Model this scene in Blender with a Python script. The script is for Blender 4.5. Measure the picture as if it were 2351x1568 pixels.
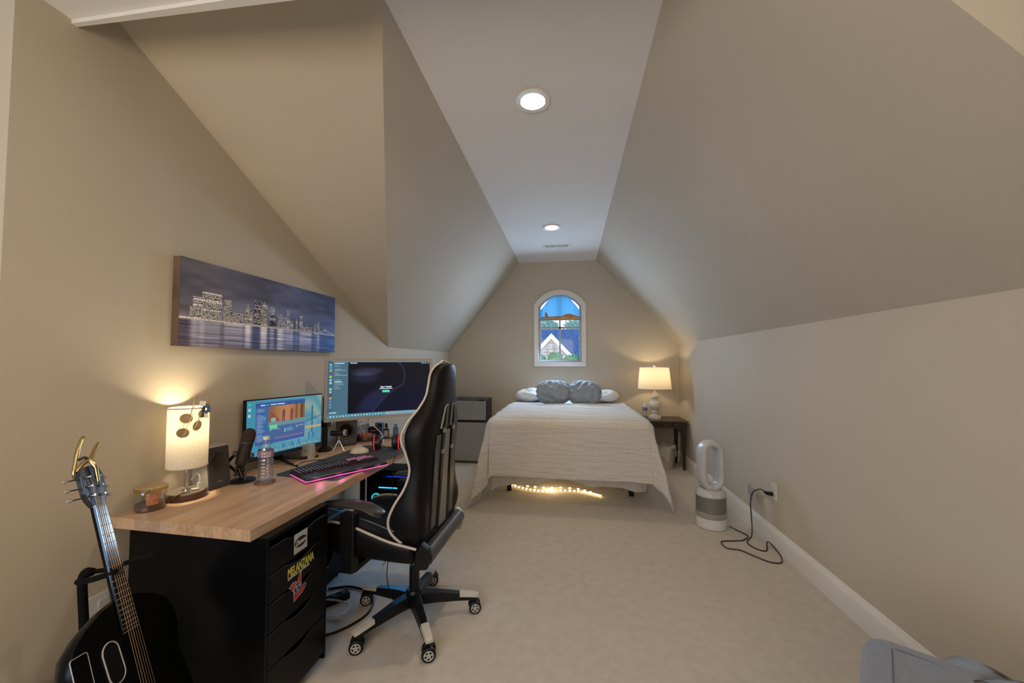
import bpy, bmesh, math, random
import numpy as np
from mathutils import Vector, Matrix
random.seed(7)
rng = np.random.default_rng(5)
PI = math.pi
S = bpy.context.scene
for o in list(bpy.data.objects): bpy.data.objects.remove(o)
COL = S.collection

# ------------------------------------------------------------------ camera
cam = bpy.data.cameras.new('camera'); cam_o = bpy.data.objects.new('camera', cam); COL.objects.link(cam_o)
F_PX = 900.0
cam.sensor_fit = 'HORIZONTAL'; cam.sensor_width = 36.0; cam.lens = 36.0*F_PX/2351.0
cam.shift_y = 11.0/2351.0
cam.clip_start = 0.03; cam.clip_end = 200
cam_o.location = (0, 0, 1.33)
cam_o.rotation_euler = (PI/2+math.radians(2.29), 0, math.radians(8.368))
S.camera = cam_o
# ------------------------------------------------------------------ colour management
S.view_settings.view_transform = 'Standard'; S.view_settings.look = 'None'
S.view_settings.gamma = 1.0; S.view_settings.use_curve_mapping = False
S.view_settings.exposure = 0.0
# ------------------------------------------------------------------ world: bright hazy daylight
W = bpy.data.worlds.new('world'); S.world = W; W.use_nodes = True
nt = W.node_tree; nt.nodes.clear()
wo = nt.nodes.new('ShaderNodeOutputWorld'); bg = nt.nodes.new('ShaderNodeBackground')
tc = nt.nodes.new('ShaderNodeTexCoord'); sp = nt.nodes.new('ShaderNodeSeparateXYZ'); cr = nt.nodes.new('ShaderNodeValToRGB')
cr.color_ramp.elements[0].position = 0.0; cr.color_ramp.elements[0].color = (0.95, 0.97, 1.0, 1)
cr.color_ramp.elements[1].position = 0.6; cr.color_ramp.elements[1].color = (0.55, 0.75, 1.0, 1)
nt.links.new(tc.outputs['Generated'], sp.inputs[0]); nt.links.new(sp.outputs['Z'], cr.inputs[0])
nt.links.new(cr.outputs[0], bg.inputs['Color']); nt.links.new(bg.outputs[0], wo.inputs[0]); bg.inputs['Strength'].default_value = 2.2

def area(name, loc, target, sx, sy, power, color):
    l = bpy.data.lights.new(name, 'AREA'); l.shape = 'RECTANGLE'; l.size = sx; l.size_y = sy; l.energy = power; l.color = color
    o = bpy.data.objects.new(name, l); COL.objects.link(o); o.location = loc
    o.rotation_euler = (Vector(target)-Vector(loc)).to_track_quat('-Z', 'Y').to_euler(); return o
def point(name, loc, power, color, r=0.03):
    l = bpy.data.lights.new(name, 'POINT'); l.energy = power; l.color = color; l.shadow_soft_size = r
    o = bpy.data.objects.new(name, l); COL.objects.link(o); o.location = loc; return o
def spot(name, loc, power, color, ang, r=0.05, blend=0.6):
    l = bpy.data.lights.new(name, 'SPOT'); l.energy = power; l.color = color; l.spot_size = math.radians(ang); l.spot_blend = blend; l.shadow_soft_size = r
    o = bpy.data.objects.new(name, l); COL.objects.link(o); o.location = loc; return o
# added cool fill behind the camera, aimed at the right wall
area('cool_back_fill', (-1.7, -2.9, 1.5), (1.4, 2.4, 0.9), 2.0, 1.3, 50, (0.42, 0.66, 1.0))
# added warm fill behind the camera, aimed up at the slopes
area('warm_back_fill', (-0.6, -1.2, 1.6), (-0.5, 2.0, 2.2), 1.4, 0.9, 42, (1.0, 0.78, 0.54))
area('near_overhead_fill', (-0.1, 0.45, 2.53), (-0.1, 0.75, 0.0), 1.8, 0.7, 9, (1.0, 0.80, 0.56))  # added overhead fill; no fittings are built in the near ceiling
# daylight entering by the arched window
area('arched_window_daylight', (-0.137, 5.47, 1.62), (-0.4, 2.6, 0.75), 0.54, 0.56, 26, (0.46, 0.68, 1.0))
WARM = (1.0, 0.78, 0.50)
spot('recessed_glow_near', (-0.191, 2.079, 2.80), 44, WARM, 150)
spot('recessed_glow_far', (-0.179, 4.11, 2.80), 30, WARM, 150)

# ------------------------------------------------------------------ materials
def lin(c):
    if isinstance(c, str):
        c = c.lstrip('#'); c = [int(c[i:i+2], 16)/255 for i in (0, 2, 4)]
        return tuple(x/12.92 if x <= .04045 else ((x+.055)/1.055)**2.4 for x in c)
    return tuple(c)
MATS = {}
def mat(name, col, rough=.5, metal=0, spec=.5, var=.06, vscale=30, bump=0, bscale=200, emit=None, estr=0, trans=0, coat=0, sheen=0, stretch=None, alpha=None):
    if name in MATS: return MATS[name]
    m = bpy.data.materials.new(name); m.use_nodes = True; n = m.node_tree; b = n.nodes['Principled BSDF']
    c = lin(col)
    t = n.nodes.new('ShaderNodeTexCoord'); mp = n.nodes.new('ShaderNodeMapping'); n.links.new(t.outputs['Object'], mp.inputs[0])
    if stretch: mp.inputs['Scale'].default_value = stretch
    nz = n.nodes.new('ShaderNodeTexNoise'); nz.inputs['Scale'].default_value = vscale; nz.inputs['Detail'].default_value = 4
    n.links.new(mp.outputs[0], nz.inputs[0])
    r = n.nodes.new('ShaderNodeValToRGB')
    r.color_ramp.elements[0].position = .3; r.color_ramp.elements[1].position = .7
    r.color_ramp.elements[0].color = tuple(x*(1-var) for x in c)+(1,); r.color_ramp.elements[1].color = tuple(min(1, x*(1+var)) for x in c)+(1,)
    n.links.new(nz.outputs[0], r.inputs[0]); n.links.new(r.outputs[0], b.inputs['Base Color'])
    b.inputs['Roughness'].default_value = rough; b.inputs['Metallic'].default_value = metal; b.inputs['Specular IOR Level'].default_value = spec
    b.inputs['Transmission Weight'].default_value = trans; b.inputs['Coat Weight'].default_value = coat; b.inputs['Sheen Weight'].default_value = sheen
    if emit is not None:
        b.inputs['Emission Color'].default_value = lin(emit)+(1,); b.inputs['Emission Strength'].default_value = estr
    if bump:
        n2 = n.nodes.new('ShaderNodeTexNoise'); n2.inputs['Scale'].default_value = bscale; n2.inputs['Detail'].default_value = 3
        n.links.new(mp.outputs[0], n2.inputs[0]); bp = n.nodes.new('ShaderNodeBump'); bp.inputs['Strength'].default_value = bump; bp.inputs['Distance'].default_value = .004
        n.links.new(n2.outputs[0], bp.inputs['Height']); n.links.new(bp.outputs[0], b.inputs['Normal'])
    MATS[name] = m; return m
def mat_thin(name, tint, gloss=.12, tr=(1, 1, 1), rough=.05):
    """clear thin plastic or glass: see-through with a glossy film"""
    m = bpy.data.materials.new(name); m.use_nodes = True; n = m.node_tree; n.nodes.clear()
    o = n.nodes.new('ShaderNodeOutputMaterial'); t = n.nodes.new('ShaderNodeBsdfTransparent'); g = n.nodes.new('ShaderNodeBsdfGlossy')
    t.inputs[0].default_value = tuple(tr)+(1,); g.inputs[0].default_value = tuple(tint)+(1,); g.inputs['Roughness'].default_value = rough
    lw = n.nodes.new('ShaderNodeLayerWeight'); lw.inputs[0].default_value = .35
    mr = n.nodes.new('ShaderNodeMapRange'); mr.inputs['To Min'].default_value = gloss; mr.inputs['To Max'].default_value = min(1, gloss*5)
    mx = n.nodes.new('ShaderNodeMixShader'); n.links.new(lw.outputs['Facing'], mr.inputs[0]); n.links.new(mr.outputs[0], mx.inputs[0])
    n.links.new(t.outputs[0], mx.inputs[1]); n.links.new(g.outputs[0], mx.inputs[2]); n.links.new(mx.outputs[0], o.inputs[0]); MATS[name] = m; return m
def mat_cloth(name, col, transl, weave=900, var=.08):
    """woven cloth that lets light through"""
    m = mat(name, col, rough=.9, var=var, vscale=weave, bump=.3, bscale=weave, stretch=(1, 1, .35)); n = m.node_tree
    b = n.nodes['Principled BSDF']; out = n.nodes['Material Output']
    t = n.nodes.new('ShaderNodeBsdfTranslucent'); t.inputs[0].default_value = lin(col)+(1,)
    mx = n.nodes.new('ShaderNodeMixShader'); mx.inputs[0].default_value = transl
    n.links.new(b.outputs[0], mx.inputs[1]); n.links.new(t.outputs[0], mx.inputs[2]); n.links.new(mx.outputs[0], out.inputs[0]); return m
def mat_print(name, emission=0.0, rough=.6, base=1.0):
    """flat print or screen picture stored as colour attribute"""
    m = bpy.data.materials.new(name); m.use_nodes = True; n = m.node_tree; b = n.nodes['Principled BSDF']
    a = n.nodes.new('ShaderNodeVertexColor'); a.layer_name = 'picture'
    if base > 0: n.links.new(a.outputs[0], b.inputs['Base Color'])
    else: b.inputs['Base Color'].default_value = (.01, .01, .012, 1)
    b.inputs['Roughness'].default_value = rough
    if emission: n.links.new(a.outputs[0], b.inputs['Emission Color']); b.inputs['Emission Strength'].default_value = emission
    MATS[name] = m; return m

M_wall = mat('wall_paint', (.505, .45, .362), rough=.75, var=.02, vscale=2.5, bump=.08, bscale=350)
M_ceil = mat('ceiling_paint', (.74, .73, .71), rough=.85, var=.015, vscale=3, bump=.06, bscale=300)
M_trim = mat('trim_paint', (.72, .70, .66), rough=.35, var=.02)
def carpet():
    m = mat('carpet_pile', (.55, .50, .435), rough=1, var=.07, vscale=18, sheen=.3); n = m.node_tree; b = n.nodes['Principled BSDF']
    t = n.nodes.new('ShaderNodeTexCoord'); a = n.nodes.new('ShaderNodeTexNoise'); a.inputs['Scale'].default_value = 130; a.inputs['Detail'].default_value = 5; a.inputs['Roughness'].default_value = .7
    c = n.nodes.new('ShaderNodeTexNoise'); c.inputs['Scale'].default_value = 9; c.inputs['Detail'].default_value = 3
    ad = n.nodes.new('ShaderNodeMath'); ad.operation = 'MULTIPLY_ADD'; ad.inputs[1].default_value = 1.1
    n.links.new(t.outputs['Object'], a.inputs[0]); n.links.new(t.outputs['Object'], c.inputs[0]); n.links.new(c.outputs[0], ad.inputs[0]); n.links.new(a.outputs[0], ad.inputs[2])
    bp = n.nodes.new('ShaderNodeBump'); bp.inputs['Strength'].default_value = .55; bp.inputs['Distance'].default_value = .014
    n.links.new(ad.outputs[0], bp.inputs['Height']); n.links.new(bp.outputs[0], b.inputs['Normal']); return m
M_carpet = carpet()
M_black = mat('black_plastic', (.006, .006, .007), rough=.38, spec=.3, var=.1)
M_matte = mat('black_matte', (.004, .004, .0045), rough=.6, spec=.2, var=.1)
M_leather = mat('black_leather', (.006, .0055, .006), rough=.4, spec=.16, var=.2, bump=.15, bscale=500)
M_cream = mat('cream_vinyl', (.50, .46, .40), rough=.45)
M_greyvinyl = mat('grey_vinyl', (.20, .20, .21), rough=.4, bump=.1, bscale=400)
M_chrome = mat('chrome', (.75, .75, .76), rough=.14, metal=1)
M_white = mat('white_plastic', (.66, .66, .66), rough=.35)
M_silver = mat('silver_plastic', (.40, .37, .33), rough=.4, metal=.25)
M_charcoal = mat('charcoal_plastic', (.045, .042, .042), rough=.5)
M_gold = mat('polished_gold', (.62, .46, .22), rough=.22, metal=1, var=.05)
M_wax = mat('dark_wax', (.06, .018, .012), rough=.4)
M_nightwood = mat('dark_stained_wood', (.032, .013, .008), rough=.42, var=.4, vscale=8, stretch=(1, 8, 8))
M_nighttop = mat('worn_wood_top', (.085, .05, .03), rough=.45, var=.35, vscale=8, stretch=(1, 8, 8))
def butcher():
    m = bpy.data.materials.new('butcher_block'); m.use_nodes = True; n = m.node_tree; b = n.nodes['Principled BSDF']
    t = n.nodes.new('ShaderNodeTexCoord'); at = n.nodes.new('ShaderNodeObjectInfo')
    mp = n.nodes.new('ShaderNodeMapping'); mp.inputs['Scale'].default_value = (16, 1.3, 16); n.links.new(t.outputs['Object'], mp.inputs[0])
    g = n.nodes.new('ShaderNodeTexNoise'); g.inputs['Scale'].default_value = 5; g.inputs['Detail'].default_value = 6; n.links.new(mp.outputs[0], g.inputs[0])
    a = n.nodes.new('ShaderNodeVertexColor'); a.layer_name = 'stave'
    mix = n.nodes.new('ShaderNodeMixRGB'); mix.blend_type = 'MULTIPLY'; mix.inputs[0].default_value = 1
    r = n.nodes.new('ShaderNodeValToRGB'); r.color_ramp.elements[0].position = .3; r.color_ramp.elements[1].position = .7
    r.color_ramp.elements[0].color = (.80, .77, .74, 1); r.color_ramp.elements[1].color = (1.06, 1.05, 1.04, 1)
    n.links.new(g.outputs[0], r.inputs[0]); n.links.new(r.outputs[0], mix.inputs[1]); n.links.new(a.outputs[0], mix.inputs[2])
    n.links.new(mix.outputs[0], b.inputs['Base Color']); b.inputs['Roughness'].default_value = .38; return m
M_block = butcher()

# ------------------------------------------------------------------ mesh helpers
class MB:
    def __init__(s): s.v = []; s.f = []
    def add(s, vs, fs, M=None):
        k = len(s.v); s.v += [tuple(M @ Vector(p)) if M else tuple(p) for p in vs]; s.f += [tuple(k+i for i in f) for f in fs]; return s
    def box(s, lo, hi, M=None):
        x0, y0, z0 = lo; x1, y1, z1 = hi
        return s.add([(x0,y0,z0),(x1,y0,z0),(x1,y1,z0),(x0,y1,z0),(x0,y0,z1),(x1,y0,z1),(x1,y1,z1),(x0,y1,z1)],
                     [(3,2,1,0),(4,5,6,7),(0,1,5,4),(1,2,6,5),(2,3,7,6),(3,0,4,7)], M)
    def prism(s, poly, z0, z1, M=None):
        n = len(poly)
        return s.add([(x,y,z0) for x,y in poly]+[(x,y,z1) for x,y in poly],
                     [tuple(range(n))[::-1], tuple(range(n,2*n))]+[(i,(i+1)%n,n+(i+1)%n,n+i) for i in range(n)], M)
    def loft(s, rings, caps=True, closed=True, M=None, loop=False):
        n = len(rings[0]); vs = [p for r in rings for p in r]; fs = []
        R = len(rings)
        for j in range(R if loop else R-1):
            j2 = (j+1) % R
            for i in range(n if closed else n-1):
                fs.append((j*n+i, j*n+(i+1)%n, j2*n+(i+1)%n, j2*n+i))
        if caps and closed and not loop: fs += [tuple(range(n))[::-1], tuple(range((R-1)*n, R*n))]
        return s.add(vs, fs, M)
    def lathe(s, prof, n=24, M=None, sx=1, sy=1, caps=True):
        return s.loft([[(r*sx*math.cos(2*PI*i/n), r*sy*math.sin(2*PI*i/n), z) for i in range(n)] for r, z in prof], caps=caps, M=M)
    def cyl(s, p0, p1, r0, r1=None, n=16):
        return s.tube([p0, p1], [r0, r0 if r1 is None else r1], n)
    def tube(s, pts, r, n=8, closed=False, M=None, flat=1.0, up=None):
        pts = [Vector(p) for p in pts]; R = len(pts); rings = []
        rr = r if isinstance(r, (list, tuple)) else [r]*R
        prev = None
        for i, p in enumerate(pts):
            if closed: t = (pts[(i+1)%R]-pts[i-1]).normalized()
            else: t = (pts[min(i+1,R-1)]-pts[max(i-1,0)]).normalized()
            if prev is None:
                u = Vector(up) if up else (Vector((0,0,1)) if abs(t.z) < .9 else Vector((1,0,0)))
                a = (u - t*u.dot(t)).normalized()
            else: a = (prev - t*prev.dot(t)).normalized()
            prev = a; b = t.cross(a)
            rings.append([tuple(p+(a*math.cos(2*PI*k/n)*flat+b*math.sin(2*PI*k/n))*rr[i]) for k in range(n)])
        return s.loft(rings, caps=not closed, loop=closed, M=M)
    def ball(s, c, r, n=12, m=8, sc=(1,1,1), M=None):
        rings = []
        for j in range(1, m):
            a = PI*j/m; rings.append([(c[0]+r*sc[0]*math.sin(a)*math.cos(2*PI*i/n), c[1]+r*sc[1]*math.sin(a)*math.sin(2*PI*i/n), c[2]-r*sc[2]*math.cos(a)) for i in range(n)])
        return s.loft(rings, M=M)
    def torus(s, c, R, r, n=24, m=8, M=None, sx=1, sy=1):
        return s.tube([(c[0]+R*sx*math.cos(2*PI*i/n), c[1]+R*sy*math.sin(2*PI*i/n), c[2]) for i in range(n)], r, m, closed=True, M=M)
    def build(s, name, m, parent=None, smooth=None, bevel=0, subsurf=0, segs=2):
        me = bpy.data.meshes.new(name); me.from_pydata(s.v, [], s.f); me.update()
        bm = bmesh.new(); bm.from_mesh(me); bmesh.ops.recalc_face_normals(bm, faces=bm.faces); bm.to_mesh(me); bm.free()
        me.materials.append(m)
        if smooth is not None or subsurf:
            me.polygons.foreach_set('use_smooth', [True]*len(me.polygons))
            if smooth: me.set_sharp_from_angle(angle=math.radians(smooth))
        o = bpy.data.objects.new(name, me); COL.objects.link(o); o.parent = parent
        if bevel:
            b = o.modifiers.new('bevel', 'BEVEL'); b.width = bevel; b.segments = segs; b.limit_method = 'ANGLE'; b.angle_limit = math.radians(40)
        if subsurf:
            b = o.modifiers.new('subsurf', 'SUBSURF'); b.levels = subsurf; b.render_levels = subsurf
        return o
def mframe(o, x, y, z=None):
    x = Vector(x).normalized(); y = Vector(y); y = (y-x*y.dot(x)).normalized(); z = x.cross(y)
    return Matrix(((x.x,y.x,z.x,o[0]),(x.y,y.y,z.y,o[1]),(x.z,y.z,z.z,o[2]),(0,0,0,1)))
def thing(name, label, cat, loc=(0,0,0), rotz=0, group=None):
    o = bpy.data.objects.new(name, None); COL.objects.link(o); o.empty_display_size = .05
    o.location = loc; o.rotation_euler = (0, 0, rotz); o['label'] = label; o['category'] = cat
    if group: o['group'] = group
    return o
def tag(o, label, cat, group=None):
    o['label'] = label; o['category'] = cat
    if group: o['group'] = group
    return o
def struct(o, parent=None):
    o['kind'] = 'structure'; return o
def share(o, parent, loc=(0,0,0), rot=None):
    c = o.copy(); COL.objects.link(c); c.parent = parent; c.location = loc
    if rot is not None: c.rotation_euler = rot
    return c
def text_mesh(name, body, size, M, m, parent=None, sx=1.0, shear=0, bold=0, align='LEFT', ext=.0004):
    cu = bpy.data.curves.new('t', 'FONT'); cu.body = body; cu.size = size; cu.extrude = ext; cu.shear = shear; cu.offset = bold; cu.align_x = align
    to = bpy.data.objects.new('t', cu); COL.objects.link(to); dg = bpy.context.evaluated_depsgraph_get(); dg.update()
    me = bpy.data.meshes.new_from_object(to.evaluated_get(dg)); bpy.data.objects.remove(to)
    me.transform(M @ Matrix.Diagonal((sx, 1, 1, 1))); me.materials.clear(); me.materials.append(m); me.name = name
    o = bpy.data.objects.new(name, me); COL.objects.link(o); o.parent = parent; return o
def picture(name, img, m, M, w, h, parent=None, bend=None):
    """img: rows top to bottom, sRGB 0..1; laid on local x (0..w), y (0..h)"""
    H, Wn, _ = img.shape
    xs = np.linspace(0, w, Wn+1); ys = np.linspace(h, 0, H+1)
    X, Y = np.meshgrid(xs, ys); Z = np.zeros_like(X)
    if bend: Z = bend(X)
    co = np.stack([X.ravel(), Y.ravel(), Z.ravel(), np.ones(X.size)], 1) @ np.array(M).T
    me = bpy.data.meshes.new(name); nf = H*Wn
    me.vertices.add(len(co)); me.vertices.foreach_set('co', co[:, :3].ravel())
    jj, ii = np.meshgrid(np.arange(H), np.arange(Wn), indexing='ij'); a = (jj*(Wn+1)+ii).ravel()
    quads = np.stack([a, a+Wn+1, a+Wn+2, a+1], 1)
    me.loops.add(nf*4); me.loops.foreach_set('vertex_index', quads.ravel().astype(np.int32))
    me.polygons.add(nf); me.polygons.foreach_set('loop_start', np.arange(0, nf*4, 4).astype(np.int32)); me.update(calc_edges=True)
    c = np.clip(img.reshape(-1, 3), 0, 1); c = np.where(c <= .04045, c/12.92, ((c+.055)/1.055)**2.4)
    at = me.color_attributes.new('picture', 'FLOAT_COLOR', 'CORNER')
    at.data.foreach_set('color', np.repeat(np.concatenate([c, np.ones((nf, 1))], 1), 4, axis=0).ravel().astype(np.float32))
    me.materials.append(m); o = bpy.data.objects.new(name, me); COL.objects.link(o); o.parent = parent; return o
def rc(h): h = h.lstrip('#'); return np.array([int(h[i:i+2], 16)/255 for i in (0, 2, 4)])
def arc(c, r, a0, a1, n):
    return [(c[0]+r*math.cos(math.radians(a0+(a1-a0)*i/n)), c[1]+r*math.sin(math.radians(a0+(a1-a0)*i/n))) for i in range(n+1)]
def rrect(x0, y0, x1, y1, r, n=4):
    return arc((x1-r,y0+r), r, -90, 0, n)+arc((x1-r,y1-r), r, 0, 90, n)+arc((x0+r,y1-r), r, 90, 180, n)+arc((x0+r,y0+r), r, 180, 270, n)
def spline(pts, n=8, closed=False):
    P = [Vector(p) for p in pts]; out = []; N = len(P)
    for i in range(N if closed else N-1):
        p0 = P[i-1] if (i > 0 or closed) else P[0]*2-P[1]; p1 = P[i]; p2 = P[(i+1)%N]; p3 = P[(i+2)%N] if (i+2 < N or closed) else P[-1]*2-P[-2]
        for k in range(n):
            t = k/n; out.append(.5*((2*p1)+(p2-p0)*t+(2*p0-5*p1+4*p2-p3)*t*t+(3*p1-p0-3*p2+p3)*t**3))
    if not closed: out.append(P[-1])
    return out

# ================================================================== ROOM SHELL
XL, XR, YF, ZC = -1.75, 1.45, 5.55, 2.755
KL, KR = 1.472, 1.568           # knee heights
CX0, CX1 = -0.712, 0.371        # flat strip of the ceiling
YV = 3.60                       # where the cross slope meets the left wall
VX, VY = CX0, 1.372             # top of the valley
YN, YS = 0.965, 1.107
def quad(name, pts, m, thick=None):
    o = MB().add(pts, [tuple(range(len(pts)))]).build(name, m); o['kind'] = 'structure'; return o
quad('floor', [(-3.2,-3.2,0),(3.2,-3.2,0),(3.2,6,0),(-3.2,6,0)], M_carpet)
def ceiling_main():
    b = MB(); lights = [(-.191,2.079),(-.179,4.11)]; y = YS
    def rect(y0,y1): b.add([(CX0,y0,ZC),(CX1,y0,ZC),(CX1,y1,ZC),(CX0,y1,ZC)],[(0,1,2,3)])
    for lx,ly in lights:
        rect(y,ly-.15); y=ly+.15
        an=sorted([2*PI*k/40 for k in range(40)]+[math.atan2(yy,xx)%(2*PI) for xx in (CX0-lx,CX1-lx) for yy in (-.15,.15)])
        inn=[];out=[]
        for a in an:
            c,s_=math.cos(a),math.sin(a); k=min(((CX1-lx)/c if c>1e-6 else ((CX0-lx)/c if c<-1e-6 else 1e9)),(.15/abs(s_) if abs(s_)>1e-6 else 1e9))
            inn.append((lx+.07*c,ly+.07*s_,ZC)); out.append((lx+k*c,ly+k*s_,ZC))
        b.loft([inn,out],caps=False)
    rect(y,YF); o=b.build('ceiling',M_ceil); o['kind']='structure'
ceiling_main()
quad('wall_right_slope', [(CX1,1.03,ZC),(XR,1.03,KR),(XR,YF,KR),(CX1,YF,ZC)], M_wall)
quad('wall_right', [(XR,1.03,0),(XR,YF,0),(XR,YF,KR),(XR,1.03,KR)], M_wall)
quad('wall_left_slope', [(XL,YV,KL),(XL,YF,KL),(CX0,YF,ZC),(VX,VY,ZC)], M_wall)
quad('wall_left_cross_slope', [(XL,YV,KL),(VX,VY,ZC),(-1.55,1.13,ZC),(XL,1.122,2.731)], M_wall)
quad('ceiling_corner', [(VX,VY,ZC),(-1.55,1.13,ZC),(VX,1.13,ZC)], M_ceil)
quad('wall_left', [(XL,YN,0),(XL,YF,0),(XL,YF,KL),(XL,YV,KL),(XL,VY,ZC),(XL,YN,ZC)], M_wall)
# far wall with the arched opening
WX0, WX1, WZ0, WZS, WZT = -.435, .165, 1.33, 2.12, 2.285   # clear opening
xm = (WX0+WX1)/2; hw = (WX1-WX0)/2; rise = WZT-WZS; Rw = (hw*hw+rise*rise)/(2*rise); zc0 = WZT-Rw
def archpts(off, n=16):
    R = Rw+off; a = math.asin(min(1,(hw+off)/R)); return [(xm+R*math.sin(-a+2*a*i/n), zc0+R*math.cos(-a+2*a*i/n)) for i in range(n+1)]
ap = archpts(0)
def wall_far():
    b = MB(); n = len(ap)
    vs = [(x,YF,z) for x,z in ap]; tops = []
    for x, z in ap: tops.append((x, YF, ZC))
    b.loft([vs, tops], caps=False, closed=False)
    zl = lambda x: KL+(ZC-KL)*(x-XL)/(CX0-XL) if x < CX0 else (ZC if x <= CX1 else ZC+(KR-ZC)*(x-CX1)/(XR-CX1))
    b.add([(XL,YF,0),(WX0,YF,0),(WX0,YF,ZC),(CX0,YF,ZC),(XL,YF,KL)], [(0,1,2,3,4)])
    b.add([(WX1,YF,0),(XR,YF,0),(XR,YF,KR),(CX1,YF,ZC),(WX1,YF,ZC)], [(0,1,2,3,4)])
    b.add([(WX0,YF,0),(WX1,YF,0),(WX1,YF,WZ0),(WX0,YF,WZ0)], [(0,1,2,3)])
    # reveal
    path = [(WX0,WZ0),(WX1,WZ0)]+[p for p in ap[::-1]]
    b.loft([[(x,YF,z) for x,z in path],[(x,YF+.12,z) for x,z in path]], caps=False)
    return b.build('wall_far', M_wall)
struct(wall_far())
# the wider part of the room at the camera
quad('wall_near_left', [(XL,YN,0),(-3.2,YN,0),(-3.2,YN,2.55),(XL,YN,2.55)], M_wall)
quad('ceiling_near', [(-3.2,-3.2,2.55),(3.2,-3.2,2.55),(3.2,YS,2.55),(-3.2,YS,2.55)], M_ceil)
MB().add([(XL,YS,2.535),(CX0-.02,YS,2.535),(CX0-.02,1.145,2.535),(XL,1.122,2.535),(XL,YS,2.552),(CX0-.02,YS,2.552)], [(0,1,2,3),(0,1,5,4)]).build('trim_1', M_trim)['kind'] = 'structure'
quad('wall_header_left', [(XL,1.122,2.535),(CX0-.02,1.145,2.535),(CX0-.02,1.145,ZC),(XL,1.122,ZC)], M_ceil)
quad('wall_header', [(CX0-.02,YS,2.55),(CX1+.2,YS,2.55),(CX1+.2,YS,ZC),(CX0-.02,YS,ZC)], M_ceil)
quad('wall_header_right', [(CX1,1.03,ZC),(XR,1.03,KR),(XR,1.03,0),(3.2,1.03,0),(3.2,1.03,ZC)], M_wall)
quad('wall_back', [(-3.2,-3.2,0),(3.2,-3.2,0),(3.2,-3.2,2.55),(-3.2,-3.2,2.55)], M_wall)
quad('wall_outer_left', [(-3.2,-3.2,0),(-3.2,YN,0),(-3.2,YN,2.55),(-3.2,-3.2,2.55)], M_wall)
quad('wall_outer_right', [(3.2,-3.2,0),(3.2,1.03,0),(3.2,1.03,2.55),(3.2,-3.2,2.55)], M_wall)
# baseboards
def baseboard(name, p0, p1, nrm):
    p0 = Vector(p0); p1 = Vector(p1); d = (p1-p0).normalized(); n = Vector(nrm)
    prof = [(0,0),(.016,0),(.016,.105),(.013,.118),(.007,.126),(.004,.143),(0,.145)]
    struct(MB().loft([[tuple(p+n*a+Vector((0,0,b))) for a,b in prof] for p in (p0,p1)]).build(name, M_trim, smooth=35))
baseboard('baseboard_right', (XR,1.03,0), (XR,YF,0), (-1,0,0))
baseboard('baseboard_far', (XL,YF,0), (XR,YF,0), (0,-1,0))
baseboard('baseboard_left', (XL,YN,0), (XL,YF,0), (1,0,0))
# ------------------------------------------------------------------ arched window
def window():
    w = bpy.data.objects.new('window_1', None); COL.objects.link(w); w['kind'] = 'structure'; w.location = (0,0,0)
    b = MB()
    inner = [(WX0,WZ0),(WX0,ap[0][1])]+ap[1:-1]+[(WX1,ap[-1][1]),(WX1,WZ0)]
    t = .062; ao = archpts(t)
    outer = [(WX0-t,WZ0-t),(WX0-t,ao[0][1])]+ao[1:-1]+[(WX1+t,ao[-1][1]),(WX1+t,WZ0-t)]
    N = len(inner)
    rings = [[(x,YF-.001,z) for x,z in outer],[(x,YF-.022,z) for x,z in outer],[(x,YF-.026,z) for x,z in inner],[(x,YF+.02,z) for x,z in inner]]
    b.loft(rings, caps=False); b.build('window_casing', M_trim, w, smooth=30)
    M_sash = mat('window_sash_paint', (.36,.40,.46), rough=.4)
    s = MB(); t2 = .03; ai = archpts(-t2)
    inn = [(WX0+t2,WZ0+t2),(WX0+t2,ai[0][1])]+ai[1:-1]+[(WX1-t2,ai[-1][1]),(WX1-t2,WZ0+t2)]
    s.loft([[(x,YF+.02,z) for x,z in inner],[(x,YF+.02,z) for x,z in inn],[(x,YF+.06,z) for x,z in inn],[(x,YF+.06,z) for x,z in inner]], caps=False, loop=True)
    s.build('window_sash', M_sash, w)
    MB().box((xm-.012,YF+.025,WZ0+t2),(xm+.012,YF+.05,WZT-.03)).build('glazing_bar', M_sash, w)
    MB().box((WX0+t2,YF+.025,1.80),(WX1-t2,YF+.05,1.828)).build('glazing_bar', M_sash, w)
    glass = mat_thin('window_glass', (1,1,1), .012)
    for x0,x1,z0,z1 in ((WX0+t2,xm,WZ0+t2,1.81),(xm,WX1-t2,WZ0+t2,1.81),(WX0+t2,xm,1.81,2.12),(xm,WX1-t2,1.81,2.12)):
        MB().add([(x0,YF+.04,z0),(x1,YF+.04,z0),(x1,YF+.04,z1),(x0,YF+.04,z1)],[(0,1,2,3)]).build('window_pane', glass, w)
window()
# fabric shade gathered under the arch
def shade():
    b = MB(); n = 24; zb_ = 1.925; rows = 10; R = []
    for j in range(rows+1):
        t = j/rows; row = []
        for i in range(n+1):
            u = -1+2*i/n; x = xm+u*(hw-.02)
            top = WZT-.03-.36*max(0, abs(u)-.36)**1.25*1.0
            z = zb_+(top-zb_)*t
            row.append((x, YF-.006+.006*math.sin(u*21)*(.3+t), z))
        R.append(row)
    b.loft(R, caps=False, closed=False)
    m = mat_cloth('blue_shade_fabric', (.10,.38,.75), .75, 400)
    MB_o = b.build('window_shade', m, None, smooth=60)
    t_ = thing('window_shade_set', 'blue fabric shade filling the arched top of the window', 'window shade', (0,0,0)); MB_o.parent = t_; MB_o.name = 'shade_fabric'
    MB().cyl((WX0+.01,YF-.004,1.925),(WX1-.01,YF-.004,1.925),.009,n=8).build('bottom_rod', mat('grey_rod',(.18,.24,.30)), t_, smooth=40)
    t_.name = 'window_shade'
shade()
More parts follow.
